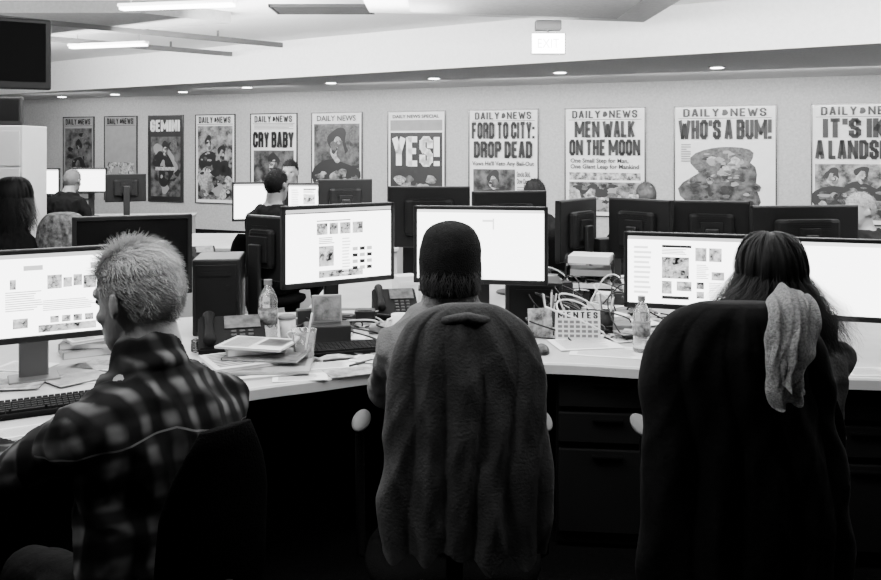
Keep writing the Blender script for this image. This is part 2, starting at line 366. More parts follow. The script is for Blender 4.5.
poster(565,646,'framed newspaper page reading MEN WALK ON THE MOON',head()+[('T','MEN WALK',.11,.11,.89,.27,INK),('T','ON THE MOON',.04,.285,.96,.44,INK),('T','One Small Step for Man,\nOne Giant Leap for Mankind',.06,.465,.94,.575,INK,.02),('R',.04,.60,.96,.67,PH2),('R',.04,.69,.96,.97,PH1)]+crowd(.04,.69,.96,.97,34,.16))
poster(674,777,"framed newspaper page reading WHO'S A BUM!",head()+[('T',"WHO'S A BUM!",.03,.11,.97,.29,INK),('R',.06,.31,.94,.98,NEWS),('E',.20,.33,.80,.68,MID),('E',.10,.48,.90,.99,PH3)]+crowd(.22,.36,.78,.60,40,.11,(MID,INK,PH3,NEWSG))+crowd(.32,.44,.68,.64,26,.10,(LIT,NEWSG,NEWSG,MID))+crowd(.12,.60,.88,.97,80,.09,(MID,PH3,INK,PH3,MID,NEWSG))+lines(.06,.33,.16,.5,8))
poster(811,915,"framed newspaper page reading IT'S IKE A LANDSLIDE",head()+[('T',"IT'S IKE",.10,.11,.85,.28,INK),('T','A LANDSLIDE',.02,.295,1.0,.46,INK),('R',.02,.50,.98,.97,PH1)]+fig(.2,.62,.24,LIT)+fig(.5,.60,.24,PH2)+fig(.8,.62,.24,LIT)+crowd(.02,.72,.98,.97,44,.14))
# ---------------- worktops
def cat(pts,n=8):
    o=[]
    P=[V(p) for p in pts]
    for i in range(len(P)-1):
        a=P[max(i-1,0)];b=P[i];c=P[i+1];d=P[min(i+2,len(P)-1)]
        for k in range(n):
            t=k/n; o.append(.5*((2*b)+(c-a)*t+(2*a-5*b+4*c-d)*t*t+(3*b-a-3*c+d)*t**3))
    o.append(P[-1]); return o
front=cat([(-2.1,2.05),(-1.28,2.5),(-1.0,2.74),(-.71,3.0),(-.445,3.14),(-.23,3.25),(.1,3.36),(.435,3.38),(.81,3.3),(1.2,3.22),(1.55,3.16),(2.6,3.05)])
back=cat([(2.8,4.4),(1.5,4.5),(0,4.5),(-1.2,4.3),(-2,3.85),(-3,3.3)])
e=thing('curved_worktop','long curved pale laminate worktop carrying screens and clutter','desk',(0,0,0))
poly=front+back
bm=bmesh.new(); a=[bm.verts.new((p.x,p.y,.70)) for p in poly]; b=[bm.verts.new((p.x,p.y,DZ)) for p in poly]
bm.faces.new(a[::-1]);bm.faces.new(b);n=len(poly)
for i in range(n):
    f=bm.faces.new((a[i],a[(i+1)%n],b[(i+1)%n],b[i]))
bmesh.ops.triangulate(bm,faces=[f for f in bm.faces if len(f.verts)>4])
mobj('top_board',bm,TOP,e)
bm=bmesh.new()
r0=[];fr2=[(p+V((0,-.004))) for p in front]
for zz,off in ((.698,0),(.70,-.006),(.735,-.006),(.7415,0),(.7415,.012),(.698,.012)):
    r0.append([bm.verts.new((p.x,p.y+off,zz)) for p in fr2])
for i in range(len(r0)):
    x,y=r0[i],r0[(i+1)%len(r0)]
    for k in range(len(x)-1): bm.faces.new((x[k],x[k+1],y[k+1],y[k]))
mobj('edge_band',bm,RIM,e,label='pale rounded edge strip')
bm=bmesh.new()
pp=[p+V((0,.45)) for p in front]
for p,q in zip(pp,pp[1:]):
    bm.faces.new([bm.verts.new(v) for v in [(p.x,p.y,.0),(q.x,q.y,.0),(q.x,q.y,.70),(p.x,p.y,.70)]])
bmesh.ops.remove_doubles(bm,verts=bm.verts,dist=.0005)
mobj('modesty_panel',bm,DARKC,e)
def drawers(x,y,yaw,w=.40):
    e=thing('drawer_cabinet','dark drawer cabinet standing under the worktop','cabinet',(x,y,0),yaw,'drawer cabinets under worktop')
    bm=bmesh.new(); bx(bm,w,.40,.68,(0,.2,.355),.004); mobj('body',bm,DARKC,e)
    for z,h in ((.62,.13),(.48,.13),(.23,.34)):
        bm=bmesh.new(); bx(bm,w-.02,.02,h-.012,(0,-.008,z),.004); d=mobj('drawer',bm,mat('drawer_front',.008,.7,spec=.08),e)
        bm=bmesh.new(); bx(bm,.12,.02,.012,(0,-.026,z+h/2-.03),.003); mobj('handle',bm,mat('dull_handle',.004,.8,spec=.04),d)
drawers(.66,3.40,rad(-6)); drawers(-.02,3.45,0,.42) ; drawers(1.6,3.24,rad(-6)); drawers(-1.75,2.36,rad(30))
def desk(x,y,yaw,w,d,label,front_m,top_m=TOP,z=DZ):
    e=thing('office_desk',label,'desk',(x,y,0),yaw)
    bm=bmesh.new(); bx(bm,w,d,.03,(0,0,z-.015),.004); mobj('desktop',bm,top_m,e)
    bm=bmesh.new(); bx(bm,w-.04,.02,z-.03,(0,-d/2+.05,(z-.03)/2)); mobj('front_panel',bm,front_m,e)
    for s in (-1,1):
        bm=bmesh.new(); bx(bm,.03,d-.06,z-.03,(s*(w/2-.03),0,(z-.03)/2)); mobj('side_panel',bm,front_m,e)
desk(1.3,5.10,0,4.0,1.14,'long pale desk crowded with dark screens and papers',DARKC)
desk(-2.05,7.75,0,3.4,1.2,'pale desk with light front panel carrying lit screens',CREAM)
desk(-4.3,10.15,rad(8),2.6,1.1,'pale desk with cream front panel by posters',CREAM)
desk(-3.05,6.2,rad(25),1.2,.6,'low pale side desk holding a telephone',CREAM)
# ---------------- monitors
def page_rects(kind):
    r=[]
    def tl(u0,v0,u1,v1,n,m):
        for i in range(n):
            a=v0+(v1-v0)*i/n; r.append((u0,a,u0+(u1-u0)*(.75+.25*R.random()),a+(v1-v0)/n*.45,m))
    if kind=='A':
        r+= [(0,.0,1,.05,SCRG),(.33,.30,.37,.42,SPH),(.58,.27,.68,.44,SPH),(.69,.31,.75,.43,SPH),(.76,.28,.82,.42,SPH),(.83,.30,.92,.46,SPH),(.88,.14,.99,.22,SCRG),(.60,.78,.66,.86,SPH),(.68,.78,.74,.86,SPH),(.76,.78,.82,.86,SPH),(.84,.78,.9,.86,SPH),(.52,.88,.92,.97,SPH),(.42,.14,.55,.2,SCRG),(.35,.78,.45,.9,SPH)]
        tl(.30,.45,.55,.7,9,SCRG); tl(.55,.58,.92,.72,6,SCRG)
    if kind=='B':
        r+=[(0,0,1,.045,SCRG),(0,.045,1,.06,SCRD),(.28,.2,.38,.36,SPH),(.40,.2,.48,.36,SPH),(.5,.2,.60,.36,SPH),(.62,.2,.72,.36,SPH),(.28,.16,.6,.175,SCRD),(.30,.52,.44,.80,SPH),(.30,.86,.72,.96,SPH)]
        tl(.30,.40,.46,.5,4,SCRD); tl(.52,.42,.6,.95,12,SCRL)
        for i in range(3):
            for j in range(4): r.append((.62+i*.07,.56+j*.09,.67+i*.07,.61+j*.09,SCRD if (i+j)%2 else SCRG))
    if kind=='C':
        r+=[(0,0,1,.04,SCRL),(.52,.14,.60,.17,SCRL),(.6,.12,.612,.28,SCRL)]
    if kind=='D':
        r+=[(0,0,1,.05,SCRG),(.28,.30,.5,.62,SPH),(.28,.66,.36,.85,SPH),(.40,.66,.52,.80,SPH),(.55,.15,.64,.35,SPH),(.66,.15,.76,.35,SPH),(.28,.12,.52,.16,SCRD),(.28,.88,.5,.93,SCRD),(.56,.66,.62,.76,SPH),(.56,.8,.62,.9,SPH),(.68,.5,.78,.62,SPH)]
        tl(.56,.4,.66,.62,8,SCRG); tl(.66,.66,.78,.92,10,SCRG); tl(.28,.18,.5,.27,4,SCRD); tl(.05,.15,.2,.9,10,SCRL)
    if kind=='E': r+=[(0,0,1,.05,SCRL)]
    return r
def monitor(x1,Y1,x2,Y2,zt,zb,label,kind='off',flip=False,base=DZ,scr=None,grp='computer monitors on desks',fm=BLK,silver=False):
    p=V((wx(x1,Y1),Y1));q=V((wx(x2,Y2),Y2));c=(p+q)/2;d=q-p;w=d.length;yaw=math.atan2(d.y,d.x)+(math.pi if flip else 0)
    e=thing('computer_monitor',label,'monitor',(c.x,c.y,base),yaw,grp)
    h=zt-zb; zc=(zt+zb)/2-base; bz=.018
    bm=bmesh.new()
    bx(bm,w,.03,bz,(0,0,zc+h/2-bz/2),.004);bx(bm,w,.03,bz*1.3,(0,0,zc-h/2+bz*.65),.004);bx(bm,bz,.03,h,(-w/2+bz/2,0,zc),.004);bx(bm,bz,.03,h,(w/2-bz/2,0,zc),.004)
    mobj('bezel',bm,fm,e)
    bm=bmesh.new(); bx(bm,w-.01,.02,h-.01,(0,.012,zc),.006); bx(bm,w*.6,.045,h*.6,(0,.035,zc),.02); bx(bm,.12,.02,.12,(0,.062,zc),.003)
    for i in range(7): bx(bm,w*.4,.002,.004,(0,.0585,zc+h*.12+i*.012))
    mobj('rear_housing',bm,mat('rear_black_plastic',.007,.6,spec=.2),e)
    sw,sh=w-2*bz,h-2.3*bz; sz=zc+bz*.15
    bm=bmesh.new(); bx(bm,sw,.006,sh,(0,-.006,sz))
    mobj('screen',bm,scr or (SCRW if kind!='off' else mat('dark_screen_glass',.006,.2,spec=.3)),e,label='bright lit screen' if kind!='off' else 'dark switched-off screen')
    rr=page_rects(kind) if kind!='off' else []
    if rr:
        mats=[];bm=bmesh.new()
        for u0,v0,u1,v1,m in rr:
            if m not in mats: mats.append(m)
            f=bm.faces.new([bm.verts.new(((u-.5)*sw,-.0098,sz+(.5-v)*sh)) for u,v in ((u0,v0),(u1,v0),(u1,v1),(u0,v1))]); f.material_index=mats.index(m)
            for vv in f.verts: vv.co.y-=.00002*len(mats)
        me=bpy.data.meshes.new('web_page'); bm.to_mesh(me); bm.free()
        for m in mats: me.materials.append(m)
        link(bpy.data.objects.new('web_page',me),e)
    sm_=mat('dark_silver_plastic',.16,.45,metal=.3) if silver else BLK
    bm=bmesh.new(); bx(bm,.10 if silver else .07,.025,zc+.02,(0,.085,(zc+.02)/2+.005),.006); mobj('stand_neck',bm,sm_,e)
    bm=bmesh.new()
    if silver: bx(bm,.17,.13,.014,(0,.07,.007),.004)
    else: lathe(bm,[(.095,0),(.10,.004),(.095,.012),(.05,.018)],36,(0,.07,0))
    mobj('stand_base',bm,sm_,e)
    return e
monitor(-48,2.95,112,3.2,1.228,.895,'wide black-framed monitor showing a white web page, beside seated man','A',silver=True)
monitor(72,3.55,192,3.72,1.302,.96,'dark switched-off black monitor standing behind lit one')
monitor(281,3.7,393,4.0,1.335,.975,'black-framed monitor showing white page with rows of photos','B')
monitor(414,4.05,548,3.95,1.315,.952,'wide lit monitor in front of hatted person','C')
monitor(624,3.76,757,3.60,1.222,.892,'black-framed monitor showing news page with photos','D')
monitor(759,3.56,908,3.40,1.222,.888,'bright white monitor beside long-haired woman','E')
for a in [(610,5.1,672,4.8,1.29,.93),(673,4.9,750,4.8,1.285,.93),(750,4.72,857,4.8,1.265,.90),(388,5.2,470,5.2,1.35,.98),(472,5.0,546,5.1,1.33,.97),(557,4.85,594,5.2,1.285,.93)]:
    if a[0]<500: monitor(*a,'black monitor seen from behind on the facing desk',flip=True)
    else: monitor(*a,'black monitor seen from behind on crowded desk',flip=True)
monitor(248,4.2,288,4.05,1.26,.95,'small dark monitor turned aside behind lit one',flip=True)
monitor(232,7.5,284,7.6,1.275,.93,'lit monitor in front of man in black',kind='E')
monitor(287,7.8,343,7.8,1.255,.93,'lit monitor with picture on far desk',kind='D')
monitor(70,10.2,107,10.2,1.33,1.03,'small bright monitor on far desk',kind='E',grp='far monitors')
monitor(30,10.2,60,10.2,1.325,1.0,'small bright monitor on far desk',kind='E',grp='far monitors')
monitor(105,9.7,146,9.9,1.27,.95,'black monitor seen from behind on far desk',flip=True,grp='far monitors')
monitor(318,7.5,372,7.6,1.30,.9,'dark monitor seen from behind beside lit screens',flip=True)
def tv(p,q,zt,zb,ztop,label):
    p=V(p);q=V(q);c=(p+q)/2;d=q-p;w=d.length
    e=thing('television',label,'television',(c.x,c.y,zb),math.atan2(d.y,d.x)); h=zt-zb
    bm=bmesh.new(); bx(bm,w,.06,h,(0,.03,h/2),.01); mobj('casing',bm,BLK,e)
    bm=bmesh.new(); bx(bm,w-.06,.006,h-.07,(0,-.002,h/2+.01)); mobj('screen',bm,mat('tv_screen_glass',.004,.6,spec=.05),e)
    bm=bmesh.new(); cy(bm,.02,.02,ztop-zb-h/2,(0,.09,h/2+(ztop-zb-h/2)/2),12); bx(bm,.2,.03,.2,(0,.075,h/2)); bx(bm,.14,.14,.01,(0,.09,ztop-zb-.006)); mobj('ceiling_bracket',bm,DARKM,e)
tv((-2.95,4.6),(-2.27,5.0),2.33,1.92,3.0,'black flat television hung from the ceiling')
tv((-5.0,8.6),(-4.25,8.7),2.09,1.80,3.0,'black television hung over the cream cabinets')
for i,(x,wd) in enumerate(((-4.84,.62),(-4.19,.62))):
    e=thing('filing_cabinet','tall cream metal filing cabinet with dark handles','cabinet',(x,8.2,0),0,'cream filing cabinets')
    bm=bmesh.new(); bx(bm,wd,.5,1.78,(0,0,.89),.008); mobj('body',bm,CREAM,e)
    for j in range(5):
        bm=bmesh.new(); bx(bm,wd-.04,.02,.325,(0,-.255,.19+j*.345),.005); d=mobj('drawer',bm,CREAM,e)
        bm=bmesh.new(); bx(bm,.12,.02,.02,(0,-.272,.28+j*.345),.004); mobj('handle',bm,DARKM,d)
# ---------------- chairs
def chair(x,y,yaw,top=1.0,bw=.22,label='black office swivel chair',back_y=-.24,arm=True,pad=GRY):
    e=thing('office_chair',label,'chair',(x,y,0),yaw,'office swivel chairs')
    bm=bmesh.new(); loft(bm,[((0,0,.40),(.20,0,0),(0,.19,0)),((0,0,.41),(.235,0,0),(0,.225,0)),((0,0,.435),(.25,0,0),(0,.24,0)),((0,0,.455),(.245,0,0),(0,.235,0)),((0,0,.465),(.2,0,0),(0,.19,0))],32)
    for v in bm.verts:
        a=math.atan2(v.co.y,v.co.x); s=(abs(math.cos(a))**4+abs(math.sin(a))**4)**-.25; v.co.x*=.5+.5*s; v.co.y*=.5+.5*s
    mobj('seat',bm,DFAB,e,smooth=True)
    bm=bmesh.new(); secs=[]
    z0=.56
    for i in range(13):
        t=i/12; z=z0+(top-z0)*t; w=bw*(1-.12*t)*min(1,(math.sin(math.pi*min(max(t,.03),.97))**.35)+.05); yy=back_y-.03*t-.04*(t-.4)**2
        secs.append(((0,yy,z),(w,0,0),(0,.028*(.5+.5*math.sin(math.pi*t)),0)))
    loft(bm,secs,32)
    for v in bm.verts: v.co.y+=(v.co.x/.22)**2*.045
    mobj('backrest',bm,DFAB,e,smooth=True)
    bm=bmesh.new(); tube(bm,[(0,-.05,.38),(0,back_y-.02,.40),(0,back_y-.06,.5),(0,back_y-.05,.72)],[.02,.022,.022,.018]); mobj('back_support',bm,BLK,e,smooth=True)
    if arm:
        for s in (-1,1):
            bm=bmesh.new(); tube(bm,[(s*.2,0,.41),(s*.265,.04,.42),(s*.275,.10,.74)],[.014,.014,.014]); a=mobj('armrest',bm,DFAB,e,smooth=True)
            bm=bmesh.new(); ell(bm,(s*.275,.16,.765),.028,.10,.014); mobj('arm_pad',bm,pad,a,smooth=True)
    bm=bmesh.new(); cy(bm,.028,.028,.22,(0,0,.28),20); cy(bm,.04,.035,.1,(0,0,.18),20); mobj('gas_column',bm,DARKM,e)
    bm=bmesh.new()
    for k in range(5):
        a=k*2*math.pi/5+.3; tube(bm,[(0,0,.13),(.16*math.cos(a),.16*math.sin(a),.115),(.29*math.cos(a),.29*math.sin(a),.085)],[.03,.022,.016])
    mobj('star_base',bm,BLK,e,smooth=True)
    for k in range(5):
        a=k*2*math.pi/5+.3; bm=bmesh.new(); r=Matrix.Rotation(a,4,'Z')@Matrix.Rotation(math.pi/2,4,'X')
        for s in (-1,1): cy(bm,.028,.028,.02,V((.29*math.cos(a),.29*math.sin(a),.028))+V((-math.sin(a),math.cos(a),0))*s*.014,16,r)
        cy(bm,.006,.006,.05,(.29*math.cos(a),.29*math.sin(a),.055),8)
        mobj('caster',bm,BLK,e)
    return e
# ---------------- people
def ik(S,T,l1,l2,hint):
    d=T-S; L=min(d.length,(l1+l2)*.965); T=S+d.normalized()*L; d=T-S
    a=(l1*l1-l2*l2+L*L)/(2*L); h=math.sqrt(max(l1*l1-a*a,0)); u=d.normalized(); hp=(hint-u*hint.dot(u)).normalized()
    return S+u*a+hp*h,T
def cap_keep(p):
    x,y,z=p
    if z<-.06: return False
    if y>.045 and z<.066: return False
    if abs(x)>.045 and y>-.035 and z<.022: return False
    if y>.02 and z<.035: return False
    if z<-.035 and abs(x)>.062: return False
    return True
EC=V((0,-.008,.022)); ER=V((.079,.103,.101))
def person(label,x,y,yaw,top=1.38,lean=0.06,hy=0,hp=0,hand_l=None,hand_r=None,shirt=None,hair='short',hm=HAIRD,skin=SKIN,wide=1.0,vox=.007,cl='shirt',collar=False,fine=False,hl=.655,legs=(.42,.52),out=.55,hs=1.0,sr=1.0):
    sc=top/(.56+hl+.125*hs)
    e=thing('person',label,'person',(x,y,0),yaw)
    Mi=(Matrix.Translation(V((x,y,0)))@Matrix.Rotation(yaw,4,'Z')).inverted()
    hip=V((0,0,.56*sc)); u=V((0,math.sin(lean),math.cos(lean))); pv=V((0,math.cos(lean),-math.sin(lean)))
    X=V((1,0,0))
    def S(s,xx=0,yy=0): return hip+u*s*sc+X*xx+pv*yy
    def torso(bm,g,top_s=.60):
        secs=[(-.11,.13,.10,0),(-.06,.17,.125,0),(.02,.178,.128,0),(.12,.160,.115,0),(.22,.162,.118,-.008),(.32,.176,.125,-.018),(.38,.184,.122,-.024),(.425,.178,.110,-.026),(.455,.158,.098,-.024),(.485,.128,.086,-.020),(.515,.096,.072,-.010),(.545,.068,.062,0),(.60,.055,.056,.012)]
        o=[]
        for s,a,b,yy in secs:
            if s>top_s: break
            o.append((S(s,0,yy),X*((a*wide if s<.5 else a)+g),pv*(b+g)))
        loft(bm,o,24)
    def arm(bm,side,g,end=1.0,T=None):
        Sh=S(.405,side*.168*wide,-.018)
        t=T or V((side*.2,.30,.76))
        E,Wr=ik(Sh,t,.285,.25,V((side*out,-.25,-.8)))
        W2=E+(Wr-E)*end
        tube(bm,[S(.43,side*.08,-.018),Sh,Sh.lerp(E,.35),Sh.lerp(E,.75),E,E.lerp(W2,.35),W2],[.062*sr+g,.060*sr+g,.053*sr+g,.045+g,.042+g,.04+g,(.027 if end==1 else .033)+g],14)
        return E,Wr
    def hand(bm,side,E,W):
        f=(W-E); f.z*=.3; f.normalize(); nd=V((0,0,-1)); nd=(nd-f*nd.dot(f)).normalized(); sd=f.cross(nd)
        if sd.dot(X)*side>0: sd=-sd
        loft(bm,[(W-f*.03,sd*.024,nd*.02),(W+f*.01,sd*.03,nd*.017),(W+f*.05,sd*.04,nd*.015),(W+f*.085,sd*.041,nd*.013),(W+f*.095,sd*.036,nd*.008)],14)
        for o,l in ((.031,.068),(.0105,.078),(-.0105,.072),(-.031,.055)):
            p=W+f*.082+sd*o; pts=[p]
            for k,an in enumerate((15,38,60)):
                dd=f*math.cos(rad(an))+nd*math.sin(rad(an))+sd*o*2; p=p+dd.normalized()*l*(.45,.32,.25)[k]; pts.append(p)
            tube(bm,pts,[.0095,.009,.0082,.007],10)
        p=W+f*.02+sd*.03
        tube(bm,[p,p+f*.03+sd*.025+nd*.006,p+f*.058+sd*.034+nd*.016,p+f*.078+sd*.032+nd*.024],[.014,.0115,.010,.008],10)
    TL=Mi@V(hand_l) if hand_l else V((-.2,.36,.76)); TR=Mi@V(hand_r) if hand_r else V((.2,.36,.76))
    kl,kz=legs
    def leg(bm,side,g):
        tube(bm,[hip+V((side*.08,-.02,-.02)),hip+V((side*.10,.15,-.02)),V((side*.13,kl,kz)),V((side*.135,kl+.05,kz-.16)),V((side*.135,kl+.06,.12))],[.095+g,.085+g,.06+g,.055+g,.038+g],14)
    HM=Matrix.Translation(S(hl,0,.03))@Matrix.Rotation(hy,4,'Z')@Matrix.Rotation(hp-lean*.3,4,'X')@Matrix.Scale(hs,4)
    bm=bmesh.new(); torso(bm,-.008)
    for s,T in ((-1,TL),(1,TR)):
        E,W=arm(bm,s,-.004,1.0,T); hand(bm,s,E,W); leg(bm,s,-.008)
        tube(bm,[(s*.135,kl+.06,.13),(s*.135,kl+.06,.07),(s*.135,kl+.14,.05),(s*.14,kl+.2,.04)],[.034,.034,.03,.026])
    hb=bmesh.new()
    loft(hb,[(V((0,cy_,z)),V((a,0,0)),V((0,b,0))) for z,cy_,a,b in [(-.118,.062,.018,.016),(-.11,.055,.034,.036),(-.085,.036,.052,.062),(-.05,.014,.063,.085),(-.01,.0,.071,.096),(.03,-.006,.076,.101),(.065,-.008,.073,.097),(.092,-.01,.06,.080),(.11,-.01,.04,.055),(.12,-.01,.018,.025)]],24)
    tube(hb,[(0,.088,.018),(0,.098,-.005),(0,.112,-.03),(0,.106,-.04)],[.010,.011,.013,.013],10)
    for s in (-1,1):
        tube(hb,[(s*.012,.09,.022),(s*.035,.086,.026),(s*.055,.068,.02)],[.009,.010,.008],8)
        ell(hb,(s*.081,-.006,-.008),.008,.019,.032,Matrix.Rotation(s*.5,3,'Z')@Matrix.Rotation(.2,3,'X'))
        ell(hb,(s*.089,-.019,-.002),.005,.008,.026)
        ell(hb,(s*.042,.062,-.03),.02,.022,.018)
    tube(hb,[(-.022,.084,-.066),(0,.092,-.064),(.022,.084,-.066)],[.006,.008,.006],8)
    tube(hb,[(-.02,.082,-.075),(0,.089,-.076),(.02,.082,-.075)],[.006,.008,.006],8)
    tube(hb,[(0,-.02,-.04),(0,-.035,-.12)],[.057,.056],16)
    for v in hb.verts: v.co=HM@v.co
    tm=bpy.data.meshes.new('t'); hb.to_mesh(tm); hb.free(); bm.from_mesh(tm)
    tube(bm,[S(.46),S(.53),HM@V((0,-.025,-.06))],[.068,.065,.060],18)
    me=finish(bm,vox,sm=2); b=mobj('body',me,skin,e,smooth=True)
    for s in (-1,1):
        eb=bmesh.new(); ell(eb,HM@V((s*.031,.0815,.004)),.0125,.0125,.0095,u=12,v=8); mobj('eye',eb,mat('eye_dark',.05,.1),b,smooth=True)
    bm=bmesh.new(); torso(bm,.014,.53)
    for s,T in ((-1,TL),(1,TR)): arm(bm,s,.012,.93,T)
    if collar: tube(bm,[S(.505,0,-.005),S(.545,0,-.002)],[.088,.078],20)
    if collar=='shirt': tube(bm,[S(.495,-.06,-.03),S(.535,-.035,-.068),S(.54,0,-.080),S(.535,.035,-.068),S(.495,.06,-.03)],[.022,.018,.018,.018,.022],12)
    me=finish(bm,max(vox,.008),amp=.0095,freq=8,sm=3,seed=R.random()*9,stretch=(1.3,1.3,.8)); mobj(cl,me,shirt,b,smooth=True)
    bm=bmesh.new(); loft(bm,[(hip+V((0,0,-.11)),X*.15,V((0,.12,0))),(hip+V((0,0,-.05)),X*.185,V((0,.14,0))),(hip+V((0,0,.03)),X*.186,V((0,.135,0)))],20)
    for s in (-1,1): leg(bm,s,.012)
    me=finish(bm,.012,amp=.005,freq=9,sm=1); mobj('trousers',me,PANTS,b,smooth=True)
    for s in (-1,1):
        bm=bmesh.new()
        loft(bm,[(V((s*.135,kl+.0,.045)),V((.03,0,0)),V((0,0,.035))),(V((s*.135,kl+.03,.055)),V((.042,0,0)),V((0,0,.052))),(V((s*.135,kl+.12,.05)),V((.044,0,0)),V((0,0,.048))),(V((s*.14,kl+.2,.035)),V((.046,0,0)),V((0,0,.033))),(V((s*.14,kl+.25,.025)),V((.03,0,0)),V((0,0,.02)))],16)
        mobj('shoe',bm,SHOE,b,smooth=True)
    def raw(name,bm,m,par):
        me=bpy.data.meshes.new(name); bm.to_mesh(me); bm.free(); me.materials.append(m)
        for p_ in me.polygons: p_.use_smooth=True
        ob=bpy.data.objects.new(name,me); link(ob,par); return ob
    def strands(n,L,m,keep,comb,spread=.5,w=.0011,seg=3,lift=1.0):
        bm=bmesh.new(); c=0
        while c<n:
            d=V((R.gauss(0,1),R.gauss(0,1),R.gauss(0,1))).normalized(); p=EC+V((d.x*ER.x,d.y*ER.y,d.z*ER.z))*1.01
            if not keep(p+V((R.gauss(0,.006),R.gauss(0,.006),R.gauss(0,.008)))): continue
            c+=1; nn=V((d.x/ER.x,d.y/ER.y,d.z/ER.z)).normalized()
            cb=V(comb)+V((noise.noise(p*22),noise.noise(p*22+V((9,0,0))),0))*.9; cb=cb-nn*cb.dot(nn)
            dr=(nn*lift+cb+V((R.gauss(0,1),R.gauss(0,1),R.gauss(0,1)))*spread*.4).normalized()
            sd=dr.cross(nn+V((R.random()-.5,R.random()-.5,R.random()-.5))*.6).normalized()*w
            ll=L*(.5+.8*R.random())*(1.3 if p.z>.07 else .8); pr=None
            for k in range(seg+1):
                t=k/seg; q=p+dr*ll*t-nn*(.25*lift*ll*t*t); wd=sd*(1-t*.8)
                a_=bm.verts.new(HM@(q-wd)); b_=bm.verts.new(HM@(q+wd))
                if pr: bm.faces.new((pr[0],pr[1],b_,a_))
                pr=(a_,b_)
        return raw('hair_strands',bm,m,hc)
    hc=None
    if hair in('short','long','beanie'):
        g_=1.03 if fine else 1.05
        bm=bmesh.new(); ell(bm,EC,ER.x*g_,ER.y*g_,ER.z*g_,u=56,v=40)
        kill=[f for f in bm.faces if not cap_keep(f.calc_center_median())]
        bmesh.ops.delete(bm,geom=kill,context='FACES')
        for v in bm.verts: v.co+= (v.co-EC).normalized()*.003*noise.noise(v.co*40)
        for v in bm.verts: v.co=HM@v.co
        hc=mobj('hair',bm,mat('grey_hair_roots',.18,.8,var=.15,vs=120) if fine else hm,b,smooth=True)
    if hair=='short':
        if fine: strands(16000,.024,hm,cap_keep,(0,-.8,-.65),.42,.0007,lift=.48)
        else: strands(1500,.018,hm,cap_keep,(0,-.8,-.8),.9,.002,lift=.5)
    if hair in('long','beanie'):
        bm=bmesh.new(); n=5200 if hair=='long' else 900
        Lmin,Lmax=(.08,.18) if hair=='long' else (.03,.06)
        for i in range(n):
            az=R.uniform(rad(-220),rad(40))
            e0=R.uniform(.0,.20); r=1.05+e0; pts=[]
            if hair=='beanie': r=1.02+.03*R.random()
            ph=R.uniform(0,8); clump=math.floor(az*9)/9; cw=math.sin(clump*37)
            for k in range(17):
                el=rad(90-(k+ph*.5)*5.8); f=min(1,k/8)
                rr_=1.05+(r-1.05)*f+(.035*math.sin(az*13+k*.25)+.025*math.sin(az*31-k*.3))*f
                pts.append(EC+V((ER.x*math.cos(el)*math.cos(az),ER.y*math.cos(el)*math.sin(az),ER.z*math.sin(el)))*rr_)
            if hair=='beanie': pts=pts[9:]
            q=pts[-1]; L=R.uniform(Lmin,Lmax)*(1+.25*cw); wv=R.random()*2.5+cw*3; amp_=.008+.022*R.random(); sp_=R.uniform(.04,.12)*(1+.3*cw) if hair=='long' else .006
            if hair=='beanie': amp_=.005
            for k in range(1,9):
                t=k/8; pts.append(q+V((math.cos(az)*(.004+sp_*t)+amp_*math.sin(wv+t*6)*t,math.sin(az)*.016*t-.04*t,-L*t)))
            pr=None; sd=V((-math.sin(az),math.cos(az),0))*.0016
            for k,p in enumerate(pts):
                wd=sd*(1-.75*(k/len(pts))); a_=bm.verts.new(HM@(p-wd)); b_=bm.verts.new(HM@(p+wd))
                if pr: bm.faces.new((pr[0],pr[1],b_,a_))
                pr=(a_,b_)
        raw('hair_strands',bm,HAIRS if hair=='long' and hm is HAIRD else hm,hc)
        if hair=='long': secs=[(.075,-.015,.072,.08),(.03,-.022,.087,.088),(-.02,-.03,.096,.08),(-.06,-.042,.110,.065),(-.10,-.055,.126,.052),(-.14,-.068,.134,.04),(-.165,-.073,.120,.03)]
        else: secs=[(.03,-.02,.076,.083),(-.02,-.028,.077,.076),(-.06,-.035,.072,.06),(-.10,-.04,.062,.045),(-.12,-.04,.05,.03)]
        bm=bmesh.new(); n_=64; rings=[]
        for j,(z,yy,aa,bb) in enumerate(secs):
            rings.append([bm.verts.new(HM@V((aa*math.cos(t)*(1+.03*math.sin(t*17+j*.3)),yy+bb*math.sin(t)*(1+.03*math.sin(t*17+j*.3)),z))) for t in [2*math.pi*i/n_ for i in range(n_)]])
        bridge(bm,rings)
        mobj('hair_volume',bm,hm,hc,smooth=True)
    if hair=='beanie':
        bm=bmesh.new(); nn=96
        prof=[(1.06,-.075),(1.12,-.062),(1.16,-.035),(1.17,-.005),(1.17,.025),(1.15,.052),(1.10,.074),(1.01,.094),(.88,.111),(.69,.124),(.46,.132),(.22,.137),(.03,.138)]
        rings=[]
        for k,(m_,z) in enumerate(prof):
            rr=[]
            for i in range(nn):
                a=2*math.pi*i/nn; rb=1+.003*math.sin(a*24)*(1 if k<9 else .3)+.045*noise.noise(V((math.cos(a)*1.3,math.sin(a)*1.3,z*22)))
                rr.append(bm.verts.new(HM@V((.08*m_*rb*math.cos(a),-.018+.106*m_*rb*math.sin(a),z+(.045*max(0,math.sin(a)) if k<3 else 0)))))
            rings.append(rr)
        bridge(bm,rings,True,True)
        mobj('knit_cap',bm,mat('dark_knit_wool',.009,.95,spec=.06,bump=.5,bs=220,var=.3,vs=60),b,smooth=True)
    return e
PLAID=plaid_mat()
GSW=mat('grey_sweatshirt',.13,.95,spec=.1,bump=.4,bs=180,var=.15,vs=15)
GSW2=mat('grey_sweater',.09,.95,spec=.1,bump=.4,bs=120,var=.15,vs=15)
